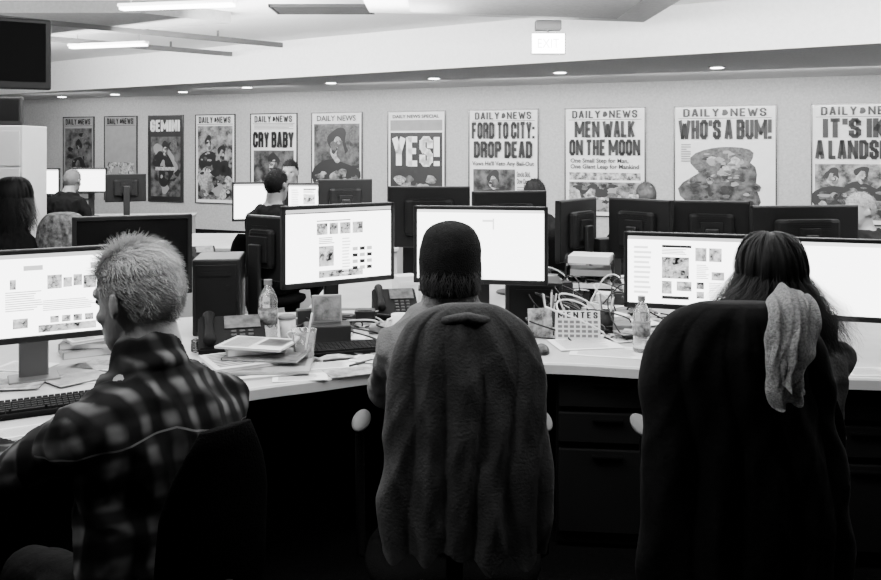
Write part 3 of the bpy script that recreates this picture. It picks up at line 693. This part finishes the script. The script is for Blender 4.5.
BSH=mat('black_shirt',.008,.95,spec=.05)
PAD=mat('highlit_arm_pad',.05,.6,spec=.2)  # glossy highlight on the pads put into a paler base colour
person('man with short cropped grey hair and dark plaid shirt, seated',-.635,1.95,rad(46),top=1.38,lean=.12,hy=rad(20),hp=rad(-8),hand_l=(-1.40,2.34,.76),hand_r=(-.86,2.50,.78),shirt=PLAID,hair='short',hm=HAIRG,fine=True,wide=1.02,cl='plaid_shirt',collar='shirt',vox=.006,skin=mat('fair_skin',.30,.5,var=.1,vs=20,bump=.15,bs=120),out=.25,hl=.682,hs=1.05)
chair(-.635,1.88,rad(50),top=1.04,bw=.14,label='black office chair under man in plaid shirt',back_y=-.23,arm=False)
person('person in dark knit cap and grey sweatshirt, typing at desk',.03,2.50,0,top=1.37,lean=.05,hand_l=(-.20,3.0,.76),hand_r=(.20,3.0,.76),shirt=GSW,hair='beanie',cl='sweatshirt',wide=.94,collar=True,vox=.006,out=.12,hl=.625,sr=.85)
chair(.035,2.44,0,top=.98,bw=.17,label='black office chair with dark coat over backrest',back_y=-.22,pad=PAD)
person('woman with long dark hair in grey sweater, seated at desk',.95,2.42,rad(-4),top=1.35,lean=.05,hand_l=(.78,2.9,.76),hand_r=(1.12,2.9,.76),shirt=GSW2,hair='long',cl='sweater',wide=.94,vox=.006,out=.12,hl=.635,sr=.85)
chair(.86,2.38,rad(-4),top=1.06,bw=.18,label='black office chair with black jacket and scarf over back',back_y=-.24,pad=PAD)
def bgp(label,px,Y,top,yaw,hair,hm=HAIRD,shirt=BSH,hy=0,skin=SKIN,lean=.06):
    X=wx(px,Y); person(label,X,Y,yaw,top=top,hair=hair,hm=hm,shirt=shirt,hy=hy,vox=.009,skin=skin,wide=.95,lean=lean)
    chair(X,Y-0.0,yaw,top=.95,label='black office chair under seated colleague',arm=False)
TG=mat('thin_grey_hair',.12,.7)
bgp('person with short dark hair and black shirt, seen from behind',271,6.5,1.425,rad(-25),'short')
bgp('person with short dark hair, facing over far screens',292,8.9,1.46,rad(175),'short')
bgp('grey-haired person in dark top leaning towards far desk',60,8.9,1.38,rad(-10),'short',hm=TG,lean=.28)
bgp('person with long dark hair in black, seated apart',4,5.0,1.42,rad(-30),'long')
bgp('dark-haired person seated beyond row of screens',537,6.4,1.345,rad(10),'short')
bgp('person with dark hair low behind screens by poster',649,7.4,1.27,rad(10),'short',hm=mat('brown_hair',.03,.6))
bgp('balding man seated beyond black screens',868,5.95,1.265,rad(100),'short',hm=TG,skin=mat('shaded_skin',.16,.6,var=.1))
# ---------------- coats: hanging cloth with pleats that deepen towards an uneven hem
def coat(name,label,Yc,prof,m,seed=1,amp=.010,pleats=7,hem=.03):
    bm=bmesh.new(); n=220; rings=[]
    cen=sum((a+b)/2 for _,a,b,_ in prof)/len(prof); Yp=Yc-.05; X0=wx(cen,Yp)
    for j,(py,a,b,hd) in enumerate(prof):
        z=wz(py,Yp); xa,xb=wx(a,Yp)-X0,wx(b,Yp)-X0; c=(xa+xb)/2; hw=(xb-xa)/2; rr=[]; t=j/(len(prof)-1)
        wob=1+.030*noise.noise(V((seed*3,z*7,0)))*min(1,t*4); wob2=1+.030*noise.noise(V((seed*5,z*7,4)))*min(1,t*4)
        for i in range(n):
            an=2*math.pi*i/n; cs,sn=math.cos(an),math.sin(an)
            q_=(abs(cs)**2.5+abs(sn)**2.5)**(-1/2.5)
            px_,py_=c+hw*cs*.97*(.75+.25*q_)*(wob if cs<0 else wob2),hd*sn*(.5+.5*q_)
            ux=(px_-c)/max(hw,.01)
            warp=ux+.16*noise.noise(V((ux*1.4,z*3.2,seed)))+.05*math.sin(z*9+seed)
            g_=min(1,max(0,(t-.10)*2.2)); gd=.35+.65*t
            pl=abs(math.sin(warp*pleats+seed))**.7*2-1.2
            pl2=noise.noise(V((warp*6,seed,z*3.5)))
            diag=1-3*abs(noise.noise(V(((ux+z*2.0)*3.0,seed*2,(ux-z)*1.0))))
            diag2=1-3*abs(noise.noise(V(((ux-z*2.0)*3.0,seed*4,(ux+z)*1.0))))
            k=(pl*.85*gd+pl2*.9+diag*.35+diag2*.35)*g_
            d=V((cs*.25,sn)).normalized()*amp*k
            zz=z
            if j==len(prof)-1: zz=z+hem*(noise.noise(V((ux*2.2,sn,seed)))*1.2+.25*math.sin(ux*pleats*2))
            rr.append(bm.verts.new((px_+d.x,py_+d.y,zz)))
        rings.append(rr)
    bridge(bm,rings,True,False)
    e=thing(name,label,'coat',(X0,Yc,0))
    mobj('coat_body',bm,m,e,smooth=True)
    return e,X0
COAT=mat('dark_grey_coat',.055,.95,spec=.08,bump=.3,bs=150,var=.3,vs=12)
BJ=mat('black_jacket',.006,.85,spec=.08,bump=.2)
def dense(prof,n=8):
    return [tuple(p) for p in cat([V(p) for p in prof],n)]
e,X0=coat('draped_coat','dark grey coat hung over back of office chair',2.19,dense([(307,446,490,.012),(310,434,502,.024),(317,418,515,.034),(328,404,529,.044),(344,394,539,.052),(366,387,546,.058),(400,382,550,.062),(440,378,553,.066),(480,377,554,.070),(520,379,553,.072),(556,384,549,.072)],8),COAT,amp=.013,seed=2,pleats=8,hem=.05)
bm=bmesh.new(); tube(bm,[(-.085,.0,1.125),(-.055,-.03,1.155),(.0,-.042,1.168),(.05,-.03,1.157),(.085,.0,1.125)],[.010,.014,.015,.014,.010],14); me=finish(bm,.005,amp=.003,freq=20,ridge=False); mobj('collar',me,COAT,e,smooth=True)
e,X0=coat('draped_jacket','black jacket hung over back of office chair',2.12,dense([(306,704,782,.03),(310,690,800,.045),(319,674,812,.06),(336,660,824,.07),(362,650,834,.08),(420,643,844,.085),(480,642,852,.09),(560,640,860,.09),(620,640,862,.09)]),BJ,seed=4,amp=.016,pleats=7)
def scarf():
    pts=cat([(.905,2.27,1.09),(.885,2.22,1.16),(.860,2.12,1.218),(.832,2.02,1.203),(.812,1.985,1.140),(.798,1.972,1.085),(.794,1.970,1.04),(.800,1.972,1.01)],8)
    bm=bmesh.new(); N=len(pts); n=60
    for layer,(off,ln,wsc,dx) in enumerate(((0,1.0,1.0,0),(-.013,.84,.72,-.014))):
        M=int(N*ln); grid=[]
        for j in range(M):
            p=pts[j]; t=j/(N-1); w=(.032+.030*math.sin(min(1,t*1.6)*math.pi*.62))*wsc*(1+.07*math.sin(t*15+layer*2))
            if t>.6: w*=1-.35*(t-.6)/.4
            tg=(pts[min(j+1,N-1)]-pts[max(j-1,0)]).normalized(); sx=V((1,.15,0)); sx=(sx-tg*sx.dot(tg)).normalized(); nn=sx.cross(tg)
            if nn.y>0 and t>.5: nn=-nn
            if t<=.5 and nn.z<0: nn=-nn
            row=[]
            for i in range(n+1):
                uu=i/n*2-1
                ph=uu*6+1.5*math.sin(t*6+layer)+layer*2
                h_=.008*math.sin(ph)+.003*math.sin(uu*11+t*9)+.007*noise.noise(V((uu*2.5,t*9,layer*5)))
                edge=(1-abs(uu)**4)
                row.append(bm.verts.new(p+sx*(uu*w+dx*min(1,t*2)+.007*noise.noise(V((t*9,layer*3,uu))))+nn*((.022-off)*edge*.9+h_)+tg*((.010*math.sin(uu*6+layer)) if j==M-1 else 0)))
            grid.append(row)
        for j in range(M-1):
            for i in range(n): bm.faces.new((grid[j][i],grid[j][i+1],grid[j+1][i+1],grid[j+1][i]))
    bmesh.ops.solidify(bm,geom=bm.faces[:],thickness=.006)
    return bm
sc_=mobj('knit_scarf',scarf(),mat('pale_knit_wool',.34,.95,spec=.1,bump=.6,bs=300,var=.45,vs=170),smooth=True); tag(sc_,'pale grey knit scarf folded over chair back','scarf')
chair(-1.98,4.75,rad(180),top=1.15,label='black office chair with mottled grey jacket over it',arm=False)
e,_=coat('draped_jacket','mottled grey jacket over back of empty chair',4.99,dense([(213,50,68,.04),(216,42,76,.08),(228,35,84,.1),(250,33,86,.1),(275,34,86,.1)]),mat('mottled_grey_cloth',.12,.95,var=.8,vs=40,bump=.6),seed=2)
# ---------------- desk objects
def bottle(p,h,r,label):
    e=thing('water_bottle',label,'bottle',p,0,'plastic water bottles')
    bm=bmesh.new(); pr=[(r*.85,0),(r,.012)]
    for i in range(7): z=h*(.08+i*.075); pr+=[(r,z),(r*.93,z+h*.03)]
    pr+=[(r,h*.64),(r*.9,h*.72),(r*.6,h*.82),(r*.38,h*.87),(r*.38,h*.92)]
    lathe(bm,pr,32); mobj('bottle_body',bm,mat('bottle_plastic',.75,.08,trans=.85),e,smooth=True)
    bm=bmesh.new(); lathe(bm,[(r*1.01,h*.30),(r*1.01,h*.52)],32); mobj('paper_label',bm,mat('bottle_label',.2,.6,var=.9,vs=60),e,smooth=True)
    bm=bmesh.new(); cy(bm,r*.43,r*.43,h*.08,(0,0,h*.95),20); mobj('cap',bm,GRY,e)
bottle(desk_pt(268,342),.275,.042,'clear plastic water bottle with label, beside desk telephone')
bottle((.835,3.56,DZ),.235,.036,'clear plastic water bottle in front of news page screen')
def tower(x,y,yaw,k,label):
    e=thing('computer_tower',label,'computer',(x,y,DZ),yaw); e.scale=k
    bm=bmesh.new(); bx(bm,.21,.28,.345,(0,0,.1725),.008); mobj('case',bm,BLK,e)
    bm=bmesh.new(); bx(bm,.18,.008,.3,(0,-.143,.17),.002); bx(bm,.13,.006,.02,(0,-.149,.28)); cy(bm,.01,.01,.006,(0.05,-.15,.22),12,Matrix.Rotation(math.pi/2,4,'X')); mobj('front_panel',bm,mat('tower_front',.008,.6,spec=.2),e)
tower(-1.03,4.0,rad(8),(1,1,1),'black computer tower standing on worktop')
tower(.455,4.22,rad(-4),(1.3,.8,.58),'low black computer case behind the lit screen')
def phone(p,yaw,label,k=(1,1,1)):
    e=thing('desk_telephone',label,'telephone',p,yaw,'desk telephones'); e.scale=k
    bm=bmesh.new(); vs=[(-.11,-.1,0),(.11,-.1,0),(.11,.1,0),(-.11,.1,0),(-.11,-.1,.03),(.11,-.1,.03),(.11,.08,.13),(-.11,.08,.13)]
    v=[bm.verts.new(x) for x in vs]
    for f in ((3,2,1,0),(4,5,6,7),(0,1,5,4),(1,2,6,5),(2,3,7,6),(3,0,4,7)): bm.faces.new([v[i] for i in f])
    bmesh.ops.bevel(bm,geom=bm.edges[:],offset=.006,segments=2,affect='EDGES'); mobj('phone_base',bm,mat('phone_black',.006,.7,spec=.12),e)
    sl=math.atan2(.10,.18); Rm=Matrix.Rotation(sl,3,'X')
    bm=bmesh.new(); bx(bm,.12,.08,.006,(.035,.032,.108),.002,Rm); mobj('display',bm,mat('lcd_display',.10,.3,var=.6,vs=40),e)
    bm=bmesh.new()
    for i in range(4):
        for j in range(3): bx(bm,.018,.014,.006,(.005+j*.028,-.075+i*.02,.045+i*.011),.002,Rm)
    mobj('keypad',bm,mat('phone_key',.02,.5),e)
    bm=bmesh.new(); tube(bm,[(-.075,-.09,.065),(-.075,-.07,.075),(-.075,0,.105),(-.075,.06,.135),(-.075,.085,.13)],[.022,.018,.014,.018,.022],14); mobj('handset',bm,mat('phone_black',.006,.7),e,smooth=True)
    bm=bmesh.new(); pts=[(-.12-.012*math.cos(i*.9)-.0*i,-.08+i*.0035,.02+.012*math.sin(i*.9)) for i in range(50)]; tube(bm,pts,.0025,6); mobj('coiled_cord',bm,BLK,e,smooth=True)
phone(desk_pt(232,348),rad(16),'black desk telephone with grey display beside water bottle',(1.25,1.15,.95))
phone((wx(200,6.15),6.15,DZ),rad(20),'black desk telephone on side desk')
phone((wx(572,4.68),4.68,DZ),rad(-20),'black desk telephone among papers and cables')
phone((wx(395,4.3),4.3,DZ),rad(10),'black desk telephone between the screens')
KB=mat('keyboard_black',.006,.8,spec=.1)
def keyboard(p,yaw,label,w=.44):
    e=thing('keyboard',label,'keyboard',p,yaw,'black keyboards')
    bm=bmesh.new(); bx(bm,w,.155,.018,(0,0,.011),.005); mobj('keyboard_case',bm,KB,e)
    bm=bmesh.new()
    for r_ in range(6):
        n=int(w/.02)
        for i in range(n):
            if r_==0 and 5<i<11: continue
            bx(bm,.016,.017,.008,(-w/2+.02+i*(w-.035)/n,-.062+r_*.0245,.024))
        if r_==0: bx(bm,.11,.017,.008,(-w/2+.02+8*(w-.035)/n,-.062,.024))
    mobj('keys',bm,mat('key_plastic',.010,.8,spec=.08),e,kind='stuff')
keyboard(V((-1.27,2.80,DZ)),rad(28),'black keyboard on worktop in front of seated man',.48)
keyboard(V((-.42,3.56,DZ)),rad(18),'black keyboard among clutter below screen')
keyboard(V((.06,3.55,DZ)),0,'black keyboard in front of person in knit cap')
keyboard(V((1.05,3.42,DZ)),rad(-6),'black keyboard in front of long-haired woman')
def mouse(p,yaw):
    bm=bmesh.new(); ell(bm,(0,0,.006),.032,.056,.03)
    for v in bm.verts: v.co.z=max(v.co.z,0)
    o=mobj('computer_mouse',bm,BLK,loc=p,rot=(0,0,yaw),smooth=True); tag(o,'black computer mouse lying on worktop','mouse','computer mice')
mouse((-.14,3.52,DZ),0);mouse((.42,3.55,DZ),0);mouse((-.92,3.0,DZ),.4)
def sheet(p,yaw,w,d,m=WHT,label='white sheet of paper lying on worktop',t=.002,lines_=True,name='paper_sheet',group='loose papers'):
    e=thing(name,label,'paper',p,yaw,group)
    bm=bmesh.new(); bx(bm,w,d,t,(0,0,t/2+.0005)); mobj('page',bm,m,e)
    if lines_:
        bm=bmesh.new()
        for i in range(12):
            y=d*.4-i*d*.07; bm.faces.new([bm.verts.new(v) for v in ((-w*.4,y,t+.001),(w*(.1+.3*R.random()),y,t+.001),(w*.3,y-d*.025,t+.001),(-w*.4,y-d*.025,t+.001))])
        mobj('printed_lines',bm,NEWSG,e)
    return e
def pap(px,py,yaw,w=.28,d=.2,dz=0,**k): p=desk_pt(px,py); p.z+=dz; sheet(p,rad(yaw),w,d,**k)
pap(610,352,-15,.32,.2);pap(585,345,10,.28,.2,.004);pap(660,345,5,.2,.15);pap(630,338,20,.25,.16,.004)
pap(15,378,20,.3,.2);pap(20,432,28,.34,.10);pap(95,380,10,.16,.1);pap(330,365,15,.2,.12);pap(310,350,-10,.15,.1)
pap(700,365,-6,.25,.12);pap(870,372,0,.2,.12);pap(60,372,35,.22,.15,.003,m=NEWSG);pap(100,366,-15,.2,.14,.003,m=PH2);pap(25,368,-10,.2,.14,.004)
pap(355,372,25,.22,.12,.002,m=PH2);pap(372,360,-20,.16,.12,.003);pap(300,378,10,.2,.1,.001)
pap(78,380,50,.2,.14,.006,m=PH1);pap(8,386,10,.24,.16,.006,m=PH2)
def stack(px,py,specs,grp,lab='messy pile beside cups'):
    p=desk_pt(px,py); z=DZ
    for i,(w,d,t,yaw,m,dx,dy) in enumerate(specs):
        e=thing('magazine' if t<.02 else 'paperback_book','glossy printed magazine in a '+lab if t<.02 else 'thick paperback book in a '+lab,'magazine' if t<.02 else 'book',(p.x+dx,p.y+dy,z),rad(yaw),grp)
        bm=bmesh.new(); bx(bm,w-.006,d-.006,t*.9,(0,0,t/2)); mobj('pages',bm,NEWS,e)
        bm=bmesh.new(); bx(bm,w,d,.0015,(0,0,t-.0008)); bx(bm,w,d,.0015,(0,0,.0008)); bx(bm,.003,d,t,(-w/2,0,t/2)); mobj('cover',bm,m,e)
        if t<.02:
            bm=bmesh.new()
            for k in range(9):
                yy=d*.42-k*d*.095; bm.faces.new([bm.verts.new(v) for v in ((-w*.44,yy,t+.0006),(-w*.02,yy,t+.0006),(-w*.02,yy-d*.05,t+.0006),(-w*.44,yy-d*.05,t+.0006))])
            bm.faces.new([bm.verts.new(v) for v in ((w*.05,d*.4,t+.0006),(w*.44,d*.4,t+.0006),(w*.44,-d*.2,t+.0006),(w*.05,-d*.2,t+.0006))])
            mobj('printed_page',bm,PH3,e)
        z+=t+.0012
stack(258,364,[(.40,.30,.010,20,NEWS,-.01,-.09),(.34,.26,.010,4,NEWSG,.05,-.07),(.32,.25,.012,30,NEWS,-.03,-.03),(.30,.20,.010,-8,MID,.04,-.01),(.22,.16,.028,18,NEWSG,-.02,.03),(.27,.19,.008,-14,NEWS,.0,.0)],'pile of magazines on worktop')
stack(600,318,[(.25,.2,.02,10,WHT,0,0),(.25,.2,.03,-5,GRY,0,0),(.22,.18,.012,30,WHT,0,0)],'pile of books between desks','pile between desks')
stack(92,352,[(.24,.17,.03,30,NEWSG,0,0),(.22,.16,.024,10,MID,0,0),(.2,.15,.012,40,NEWS,0,0)],'pile of books beside lit monitor','pile under dark monitor')
e=thing('open_magazine','open printed magazine lying near telephone','magazine',desk_pt(318,357),rad(20))
bm=bmesh.new()
for s in (-1,1):
    pr=[(0,.002),(.03,.012),(.08,.012),(.13,.004)]
    for (x0,z0),(x1,z1) in zip(pr,pr[1:]):
        q=[bm.verts.new(v) for v in ((s*x0,-.09,z0),(s*x1,-.09,z1),(s*x1,.09,z1),(s*x0,.09,z0))]; bm.faces.new(q)
bmesh.ops.remove_doubles(bm,verts=bm.verts,dist=.0001); mobj('open_pages',bm,PH2,e,smooth=True)
e=thing('paper_cup','white paper coffee cup beside water bottle','cup',desk_pt(287,339)); bm=bmesh.new(); lathe(bm,[(.028,0),(.037,.095),(.034,.095),(.026,.004)]); mobj('cup_body',bm,WHT,e,smooth=True)
bm=bmesh.new(); lathe(bm,[(.039,.09),(.039,.1),(.033,.106)]); mobj('lid',bm,GRY,e)
e=thing('plastic_cup','clear plastic drinking cup with straw on papers','cup',desk_pt(304,362)); bm=bmesh.new(); lathe(bm,[(.036,0),(.050,.125),(.051,.127),(.049,.125),(.035,.003)]); mobj('cup_body',bm,mat('cup_plastic',.95,.05,trans=.9),e,smooth=True)
bm=bmesh.new(); tube(bm,[(0,0,.01),(.03,.01,.19)],.0038,8); mobj('straw',bm,WHT,e,smooth=True)
for px,py,yaw in ((340,361,20),(350,355,-15),(362,364,50)):
    p=desk_pt(px,py); bm=bmesh.new(); tube(bm,[(-.065,0,.006),(.05,0,.006),(.065,0,.006)],[.005,.005,.0015],10); o=mobj('pen',bm,BLK,loc=p,rot=(0,0,rad(yaw)),smooth=True); tag(o,'black pen lying on worktop','pen','pens')
p=V((wx(327,3.70),3.70,DZ)); bm=bmesh.new(); bx(bm,.2,.12,.09,(0,0,.045),.006); o=mobj('storage_box',bm,BLK2,loc=p,rot=(0,0,rad(10))); tag(o,'low black storage box below screen','box')
e=thing('photo_frame','small tilted photo frame standing on black box','picture frame',(p.x,p.y,DZ+.0905),rad(12)); e.rotation_euler=(rad(-12),0,rad(12))
bm=bmesh.new(); bx(bm,.13,.012,.12,(0,0,.062),.004); mobj('frame',bm,SILV,e)
bm=bmesh.new(); bx(bm,.11,.003,.10,(0,-.0075,.062)); mobj('photograph',bm,PH1,e)
p=desk_pt(578,341); e=thing('desk_calendar','white standing desk calendar with bold letters','calendar',p,rad(-4)); e.rotation_euler=(rad(-8),0,rad(-4))
bm=bmesh.new(); bx(bm,.195,.004,.13,(0,0,.066),.001); bx(bm,.195,.004,.13,(0,.045,.063),0,Matrix.Rotation(rad(38),3,'X')); mobj('card',bm,WHT,e)
mobj('lettering',block_text('M E N T E S',.175,.028,.6,.42,.34),INK,e,(0,-.003,.112))
bm=bmesh.new()
for i in range(7):
    for j in range(4):
        x=-.078+i*.026; z=.082-j*.020; bm.faces.new([bm.verts.new(v) for v in ((x-.009,-.003,z-.006),(x+.009,-.003,z-.006),(x+.009,-.003,z+.006),(x-.009,-.003,z+.006))])
mobj('calendar_grid',bm,GRY,e)
p=desk_pt(541,338); e=thing('greeting_card','small printed card standing beside calendar','card',p,rad(10)); e.rotation_euler=(rad(-10),0,rad(10))
bm=bmesh.new(); bx(bm,.11,.003,.13,(0,0,.066)); mobj('card',bm,PH2,e)
def mug(p,m,label):
    e=thing('mug',label,'mug',p,R.random()*6,'mugs'); bm=bmesh.new(); lathe(bm,[(.036,0),(.04,.004),(.04,.095),(.036,.095),(.034,.01)]); mobj('mug_body',bm,m,e,smooth=True)
    bm=bmesh.new(); tube(bm,[(.038,0,.08),(.06,0,.075),(.066,0,.05),(.06,0,.025),(.038,0,.02)],.005,8); mobj('handle',bm,m,e,smooth=True)
mug(desk_pt(556,322),WHT,'white mug among papers and cables'); mug(desk_pt(615,302),GRY,'grey mug among papers and cables'); mug(desk_pt(400,335),WHT,'white mug between the screens')
for px,py,w,h,m,lb in ((568,300,.16,.10,WHT,'white'),(598,296,.14,.18,GRY,'grey'),(614,327,.12,.06,WHT,'white'),(560,312,.10,.16,BLK2,'black'),(590,330,.09,.05,GRY,'grey'),(585,293,.2,.22,WHT,'white'),(606,288,.15,.30,BLK2,'black'),(575,318,.08,.09,BLK2,'black'),(552,296,.12,.12,GRY,'grey'),(405,300,.12,.14,WHT,'white'),(618,316,.07,.12,BLK2,'black'),(548,314,.06,.08,WHT,'white'),(572,328,.07,.05,BLK2,'black'),(622,334,.08,.05,GRY,'grey'),(604,312,.07,.10,WHT,'white')):
    p=desk_pt(px,py); bm=bmesh.new(); bx(bm,w,.1,h,(0,0,h/2),.004); bx(bm,w*.8,.004,h*.15,(0,-.051,h*.7)); o=mobj('storage_box',bm,m,loc=p,rot=(0,0,rad(R.uniform(-25,25)))); tag(o,lb+' storage box among desk clutter','box','storage boxes in clutter')
p=desk_pt(590,301); e=thing('letter_tray','dark tiered letter tray stuffed with papers','tray',p,rad(-12))
bm=bmesh.new()
for k in range(4):
    z=.01+k*.07; bx(bm,.26,.2,.004,(0,0,z)); bx(bm,.26,.003,.03,(0,.1,z+.015)); bx(bm,.003,.2,.03,(-.13,0,z+.015)); bx(bm,.003,.2,.03,(.13,0,z+.015))
for sx in(-1,1):
    for sy in (-1,1): bx(bm,.008,.008,.24,(sx*.126,sy*.095,.12))
mobj('tray_frame',bm,BLK2,e)
for k in range(4):
    bm=bmesh.new(); bx(bm,.22,.2,.015+.008*k,(R.uniform(-.01,.01),-.015,.03+k*.07),0,Matrix.Rotation(rad(R.uniform(-6,6)),3,'Z')); mobj('paper_pile',bm,WHT if k%2 else NEWSG,e)
for px,py in ((550,330),(606,332)):
    p=desk_pt(px,py); e=thing('pen_holder','dark pen cup stuffed with pens and pencils','pen holder',p,0,'pen holders'); bm=bmesh.new(); lathe(bm,[(.035,0),(.038,.1),(.034,.1),(.032,.01)]); mobj('cup_body',bm,BLK2,e,smooth=True)
    for k in range(7):
        a=R.uniform(0,6.28); bm=bmesh.new(); tube(bm,[(.01*math.cos(a),.01*math.sin(a),.02),(.035*math.cos(a),.035*math.sin(a),.15+.03*R.random())],.004,8); mobj('pen',bm,WHT if k%2 else GRY,e,smooth=True)
for i in range(70):
    px=R.uniform(546,650);py=R.uniform(294,340);p=desk_pt(px,py); a=R.uniform(0,6.28); pts=[]; hh=R.uniform(.05,.20)
    for k in range(20):
        t=k/19; pts.append((.16*math.cos(a+t*5)*t+.03*math.sin(9*t),.10*math.sin(a+t*5)*t,.006+(hh*math.sin(t*math.pi)**1.3 if i%2 else 0)))
    bm=bmesh.new(); tube(bm,pts,.0038,8); o=mobj('cable',bm,WHT if i%3==0 else BLK,loc=p,smooth=True); tag(o,('white' if i%3==0 else 'black')+' cable looping across desk clutter','cable','cables in clutter')
for i in range(34):
    px=R.uniform(550,645);py=R.uniform(290,342);pap(px,py,R.uniform(-40,40),R.uniform(.12,.22),R.uniform(.09,.15),.002+i*.001,lines_=False,m=R.choice((WHT,NEWSG,WHT,PH2,MID)))
for i in range(18):
    px=R.uniform(290,385);py=R.uniform(318,345);p=desk_pt(px,py); a=R.uniform(0,6.28)
    pts=[(.2*(t-.5)*math.cos(a)+.03*math.sin(7*t),.2*(t-.5)*math.sin(a)+.03*math.cos(6*t),.006+.04*math.sin(t*math.pi)) for t in [k/12 for k in range(13)]]
    bm=bmesh.new(); tube(bm,pts,.004,8); o=mobj('cable',bm,WHT if i%2 else BLK,loc=p,smooth=True); tag(o,('white' if i%2 else 'black')+' cable lying below the screen','cable','cables below screens')
for px,py,yaw in ((300,345,30),(350,338,0),(372,345,20),(365,326,-20),(385,352,35),(345,347,-30)): pap(px,py,yaw,.14,.1,.003,lines_=False,m=R.choice((WHT,PH2,NEWSG)))
for px,py,w,d,h,m,lb in ((365,322,.10,.08,.06,BLK2,'black'),(378,333,.08,.06,.035,GRY,'grey'),(345,325,.09,.07,.05,BLK2,'black'),(305,326,.08,.06,.08,BLK2,'black')):
    p=desk_pt(px,py); bm=bmesh.new(); bx(bm,w,d,h,(0,0,h/2),.005); bx(bm,w*.7,d*.7,.003,(0,0,h+.001)); o=mobj('storage_box',bm,m,loc=p,rot=(0,0,rad(R.uniform(-30,30)))); tag(o,lb+' small box among cables below screen','box','storage boxes in clutter')
# ---------------- lights
def area(loc,sx,sy,pw,rot=(0,0,0)):
    l=bpy.data.lights.new('unseen_area_light','AREA'); l.shape='RECTANGLE'; l.size=sx; l.size_y=sy; l.energy=pw  # unseen lamps without fittings, overhead and aimed ones alike
    o=bpy.data.objects.new('unseen_area_light',l); o.location=loc; o.rotation_euler=rot; link(o)
area((0,3.9,2.9),3.5,.5,75)
area((-1.6,2.75,2.9),2.5,.4,74)
area((.4,2.15,2.9),3.2,.25,36)
area((-.2,1.5,2.9),4,.3,17)  # added front light for the backs of the seated figures
area((-1.7,1.4,2.7),.4,.4,14,(rad(20),rad(-35),0))
area((0.5,6.3,2.65),5,.5,110)
area((-4,8.5,2.7),4,.5,170)
area((3.5,5.5,2.9),3,.5,80)
area((-4,7,2.5),8,.5,300,(rad(180),0,0))  # added uplight, faces up to brighten the upper ceiling
area((2,4.2,2.45),6,.4,45,(rad(180),0,0))  # second added uplight, above the worktop
area((1.6,5.0,2.6),7,.3,560,(rad(88),0,rad(-33)))  # added lamp aimed sideways to whiten the soffit face
area((-4.0,9.5,2.6),6,.3,330,(rad(88),0,rad(-33)))  # added lamp aimed at the left stretch of the soffit face
for px in (120,290,430,560,700,830):
    p=wall_pt(px); area((p.x+D.y*1.5,p.y-D.x*1.5,2.45),1.8,.3,40,(rad(28),0,WY))  # added wall washers, unseen, to brighten the poster wall
w=bpy.data.worlds.new('world'); SC.world=w; w.use_nodes=True; w.node_tree.nodes['Background'].inputs[0].default_value=(.5,.5,.5,1); w.node_tree.nodes['Background'].inputs[1].default_value=.03
# camera
c=bpy.data.cameras.new('camera'); co=bpy.data.objects.new('camera',c); link(co)
c.sensor_width=36; c.lens=F*36/881; c.shift_y=-(290-HY)/881; c.clip_start=.05
co.location=(0,0,H); co.rotation_euler=(rad(90),0,0); SC.camera=co
